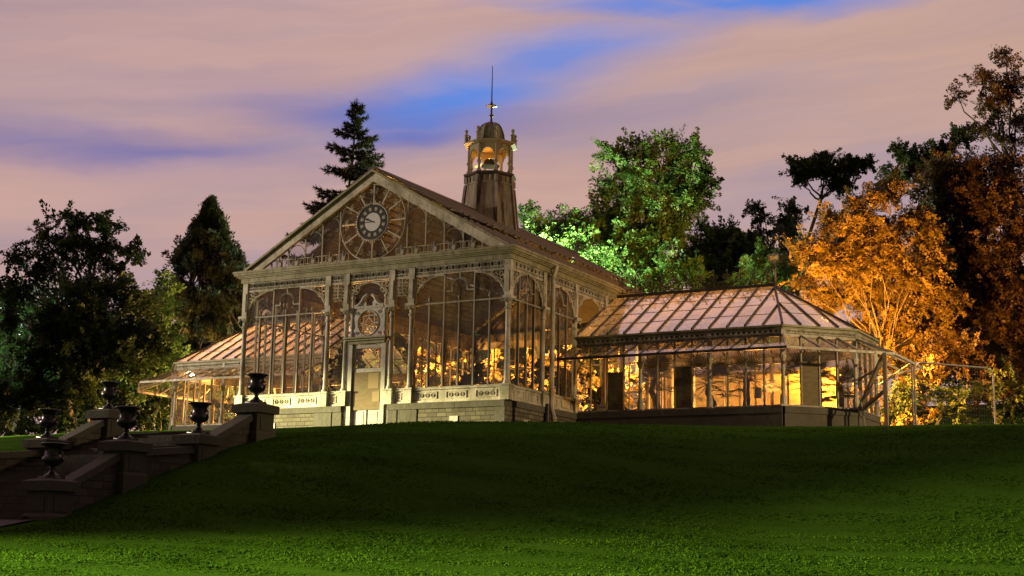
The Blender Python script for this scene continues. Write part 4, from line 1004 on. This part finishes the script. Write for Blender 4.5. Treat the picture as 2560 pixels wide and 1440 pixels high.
tree('umbrella_tree', 'flat topped tree with bare forked limbs on the skyline between green and orange trees', 'tree', lobes_px([(2005, 418, 36, 22), (2060, 408, 40, 24), (2115, 412, 38, 24), (2155, 405, 26, 18), (2095, 460, 36, 26), (2000, 450, 18, 12), (2060, 420, 60, 18)], 92, 3.6), gpt(2060, 800, 92), at(2052, 500, 92), 'leaf_dark', seed=65, per=34, cr=.42, size=.26, flat=.4, r=.26, group=TG)
tree('slim_tree', 'small slim tree with separate tufts left of the flat topped tree', 'tree', lobes_px([(1880, 518, 26, 15), (1910, 545, 30, 18), (1915, 582, 26, 18), (1985, 520, 34, 20), (1960, 560, 36, 26)], 88, 2.4), gpt(1925, 800, 88), at(1925, 620, 88), 'leaf_dark', seed=66, per=30, cr=.38, size=.24, r=.2, group=TG)
# orange lamp-lit trees at the right
tree('beech_tree', 'many stemmed beech glowing orange in lamplight behind the right wing', 'tree', lobes_px([(2235, 470, 50, 36), (2165, 515, 64, 42), (2095, 565, 64, 46), (2035, 630, 60, 50), (2015, 700, 48, 44), (2125, 650, 84, 66), (2220, 600, 78, 60), (2170, 740, 90, 56, 2), (2275, 690, 76, 70), (2310, 800, 70, 60, 1), (2060, 760, 50, 40, 1), (2240, 840, 70, 50, 3), (2130, 580, 70, 50, 1), (2090, 690, 70, 60, 1), (2200, 670, 80, 60, 1), (2320, 620, 66, 60), (2300, 560, 60, 46), (2360, 720, 66, 70), (2330, 870, 60, 50), (2140, 815, 50, 40, 1), (2260, 790, 80, 50), (2210, 900, 60, 36, -1), (2290, 910, 50, 40)], 60, 3.8), gpt(2205, 980, 59), at(2200, 900, 59), 'leaf_beech', 'bark', seed=71, per=38, cr=.36, size=.17, flat=.7, r=.11, group=TG, twigs=.25)
b = None
g71 = np.random.default_rng(72)
tree('tall_tree', 'tallest fine leaved tree rising out of frame at the upper right', 'tree', lobes_px([(2515, 130, 36, 30), (2460, 195, 46, 28), (2395, 240, 34, 18), (2530, 210, 46, 44), (2480, 265, 50, 34), (2450, 320, 46, 24), (2540, 300, 50, 40), (2500, 350, 50, 26), (2490, 220, 60, 50)], 65, 2.6), gpt(2560, 1000, 65), at(2530, 420, 65), 'leaf_brown', seed=73, per=30, cr=.28, size=.16, flat=.7, r=.22, group=TG)
tree('dark_pine', 'dark jagged tree on the skyline between the flat topped and the tallest trees', 'tree', lobes_px([(2255, 385, 26, 34), (2290, 400, 36, 34), (2350, 370, 46, 30), (2400, 340, 40, 24), (2240, 440, 40, 36), (2330, 430, 70, 40)], 72, 3.), gpt(2320, 900, 72), at(2320, 520, 72), 'leaf_dark', seed=74, per=34, cr=.36, size=.22, group=TG)
tree('copper_tree', 'large dark coppery tree filling the right edge above the fence', 'tree', lobes_px([(2420, 430, 80, 66), (2520, 440, 66, 80), (2390, 530, 76, 66), (2500, 570, 86, 76), (2400, 640, 80, 60), (2450, 730, 90, 66), (2540, 700, 66, 80), (2390, 790, 66, 54), (2500, 830, 76, 60), (2570, 860, 60, 100), (2340, 560, 50, 50), (2440, 500, 90, 60), (2460, 660, 90, 60), (2360, 640, 80, 70), (2330, 480, 60, 50)], 62, 3.4), gpt(2480, 1000, 62), at(2470, 830, 62), 'leaf_brown', seed=75, per=36, cr=.42, size=.19, flat=.7, r=.24, group=TG, twigs=.2)
tree('front_beech', 'lower orange beech with drooping sprays behind the fence panel', 'tree', lobes_px([(2400, 880, 66, 44), (2470, 920, 50, 44), (2440, 990, 36, 40), (2350, 900, 56, 44), (2520, 960, 50, 50)], 57, 2.4), gpt(2420, 1060, 57), at(2420, 940, 57), 'leaf_brown', seed=76, per=34, cr=.3, size=.16, group=TG, r=.1)
tree('dark_hedge', 'dark clipped shrubbery along the ground behind the fence', 'shrub', lobes_px([(2290, 1000, 60, 66), (2390, 1010, 80, 60), (2500, 1010, 80, 66), (2590, 1000, 60, 70), (2240, 1010, 40, 50)], 55, 1.5), gpt(2400, 1080, 55), at(2400, 1040, 55), 'leaf_dark', seed=77, per=36, cr=.36, size=.18, r=.06, group=TG, twigs=.05)
# shrubs lit from behind the pavilion, seen through its glass
for i, (x, y, h_, r_) in enumerate([(-10.8, 20.3, 6.0, 1.5), (-8.4, 20.6, 6.6, 1.5), (-6.2, 20.4, 6.2, 1.4), (-4.2, 20.8, 7.4, 1.5), (-2.0, 20.6, 6.4, 1.5), (.4, 20.5, 6.2, 1.5), (11.5, 20.2, 4.6, 1.9)]):
    z = ground_z(x, y); lb = [(np.array([x, y, z+h_*.55]), (r_, r_, h_*.42), 60), (np.array([x+.5, y-.3, z+h_*.3]), (r_*.9, r_*.8, h_*.28), 40)]
    tree('garden_shrub', ['leafy shrub behind the far left corner of the pavilion', 'tall lamplit shrub seen through the left window bay', 'low lamplit shrub seen behind the door', 'tall lamplit shrub seen through the right window bay', 'lamplit shrub seen through the corner window of the flank', 'lamplit shrub seen through the left end of the right wing', 'lamplit shrub behind the middle of the right wing'][i], 'shrub', lb, np.array([x, y, z]), np.array([x, y, z+h_*.3]), 'leaf_beech', seed=80+i, per=26, cr=.34, size=.2, r=.07, group='lamplit shrubs behind the glass', twigs=.1)
for i, (x, y, h_, lab) in enumerate([(-20.6, 13.6, 4.2, 'bushy plant seen through the far panes of the left wing'), (-18.4, 13.4, 4.6, 'bushy plant seen through the middle panes of the left wing'), (-16.2, 13.2, 4.4, 'bushy plant seen through the near panes of the left wing')]):
    z = ground_z(x, y); tree('border_shrub', lab, 'shrub', [(np.array([x, y, z+h_*.5]), (1.3, 1.2, h_*.5), 90)], np.array([x, y, z]), np.array([x, y, z+h_*.3]), 'leaf_green', seed=120+i, per=24, cr=.32, size=.2, r=.07, group='shrubs behind the left wing', twigs=.1)
# dark trees closing the view behind the house
g = np.random.default_rng(9); first = None
for i, (px, py) in enumerate([(660, 860), (800, 820), (950, 800), (1090, 800), (1230, 810), (1370, 860), (-60, 930), (60, 960), (190, 940), (320, 930), (440, 900), (560, 900), (2330, 640), (2560, 660), (2480, 560)]):
    D = 84+3*(i % 3); lab = 'dark background tree low behind the glasshouse, '+['nearest the conifer', 'behind the left window bay', 'behind the door', 'left of the right window bay', 'behind the right window bay', 'behind the flank', 'at the far left edge', 'second from the left edge', 'behind the far urns', 'left of the left wing', 'behind the canopy of the left wing', 'behind the left wing roof', 'behind the orange beech', 'at the far right edge', 'behind the coppery tree'][i]
    c = at(px, py, D); base = np.array([c[0], c[1], ground_z(c[0], c[1])-.2])
    if first is None:
        first = tree('background_tree', lab, 'tree', [(c+RH*dx+ZZ*dz, (2.6, 2.6, 2.0), 60) for dx, dz in ((-1.6, 0), (1.5, .4), (0, 1.8), (0, -2.2), (-2, -2.6), (2.2, -2.4))], base, c-ZZ*2, 'leaf_dark', seed=90, per=34, cr=.6, size=.36, group='background trees behind the house', twigs=.1)
        b0 = base
    else: copy_thing(first, Vector(base), lab)

# ------------------------------------------------------------------ plants inside the glasshouses
def palm(x, y, h_, R, seed, label, n=26):
    g = np.random.default_rng(seed); t = empty('palm', (x, y, .07), label, 'palm', 'palms inside the glasshouse')
    b = MB(); limb(b, (x, y, .07), (x+.05, y, h_), .13, .10, g, 6, 0); Cs, As, Bs = [], [], []
    top = np.array([x+.05, y, h_])
    for k in range(n):
        a = g.random()*2*PI; e = -.5+1.7*g.random(); d = np.array([math.cos(a)*math.cos(e), math.sin(a)*math.cos(e), math.sin(e)]); L = R*(.45+.25*g.random())
        f0 = top+d*L-ZZ*.12*L; limb(b, top, f0, .014, .010, g, 3, .06)
        sd = np.cross(d, ZZ+.01); sd /= np.linalg.norm(sd); upv = np.cross(sd, d); m = 15
        for j in range(m):
            w_ = (j/(m-1)-.5)*2.7; q = d*math.cos(w_)+sd*math.sin(w_)+upv*.12-ZZ*.18*abs(w_); q /= np.linalg.norm(q); l2 = R*.5*(.85+.2*g.random())
            Cs.append(f0+q*l2*.5); As.append(q*l2*.5); nb = np.cross(q, upv); nb /= np.linalg.norm(nb); Bs.append(nb*.022)
    b.build('trunk', M['bark'], t); leaf_mesh('crown', M['palm'], np.array(Cs), np.array(As), np.array(Bs), t)
palm(6.9, 6.4, 1.9, 1.1, 101, 'fan palm inside the right wing next to the pavilion')
palm(8.6, 6.9, 1.8, 1.2, 102, 'fan palm in the middle of the right wing')
palm(10.1, 6.3, 1.8, 1.15, 103, 'fan palm behind the third column of the right wing')
palm(11.9, 6.6, 1.7, 1.15, 104, 'fan palm near the corner column of the right wing')
palm(12.6, 7.9, 1.7, 1.0, 105, 'fan palm in the canted end of the right wing')
palm(-7.2, 6.4, 1.5, 1.1, 106, 'fan palm inside the left wing next to the pavilion')
palm(-9.6, 6.8, 1.4, 1.1, 107, 'fan palm in the middle of the left wing')
palm(-11.9, 6.9, 1.5, 1.0, 108, 'fan palm near the far end of the left wing')
palm(3.9, 2.4, 1.2, .9, 109, 'low fan palm behind the right window bay near the corner')
def houseplant(x, y, h_, r_, seed, label, lm='leaf_dark'):
    lb = [(np.array([x, y, h_*.72]), (r_, r_, h_*.25), 50), (np.array([x+.2, y, h_*.42]), (r_*.8, r_*.8, h_*.22), 36)]
    tree('indoor_tree', label, 'indoor plant', lb, np.array([x, y, .06]), np.array([x, y, h_*.4]), lm, seed=seed, per=22, cr=.22, size=.2, r=.05, group='plants inside the pavilion', twigs=.2)
houseplant(-2.5, 2.6, 3.3, .85, 111, 'tall dark green plant filling the right half of the left window bay', 'leaf_green')
houseplant(1.0, 5.0, 2.6, .9, 112, 'dark rounded plant just right of the door inside the pavilion')
houseplant(2.6, 7.6, 3.0, 1.0, 113, 'dark rounded plant in the middle of the right window bay')
houseplant(4.0, 9.0, 2.4, .9, 114, 'dark rounded plant near the flank window inside the pavilion')
scn.cycles.use_denoising = True
scn.cycles.max_bounces = 8; scn.cycles.transparent_max_bounces = 24; scn.cycles.caustics_reflective = False; scn.cycles.caustics_refractive = False
scn.cycles.sample_clamp_indirect = 4
print('LEAVES', sum(len(m.polygons) for m in bpy.data.meshes if m.name.startswith('crown')))
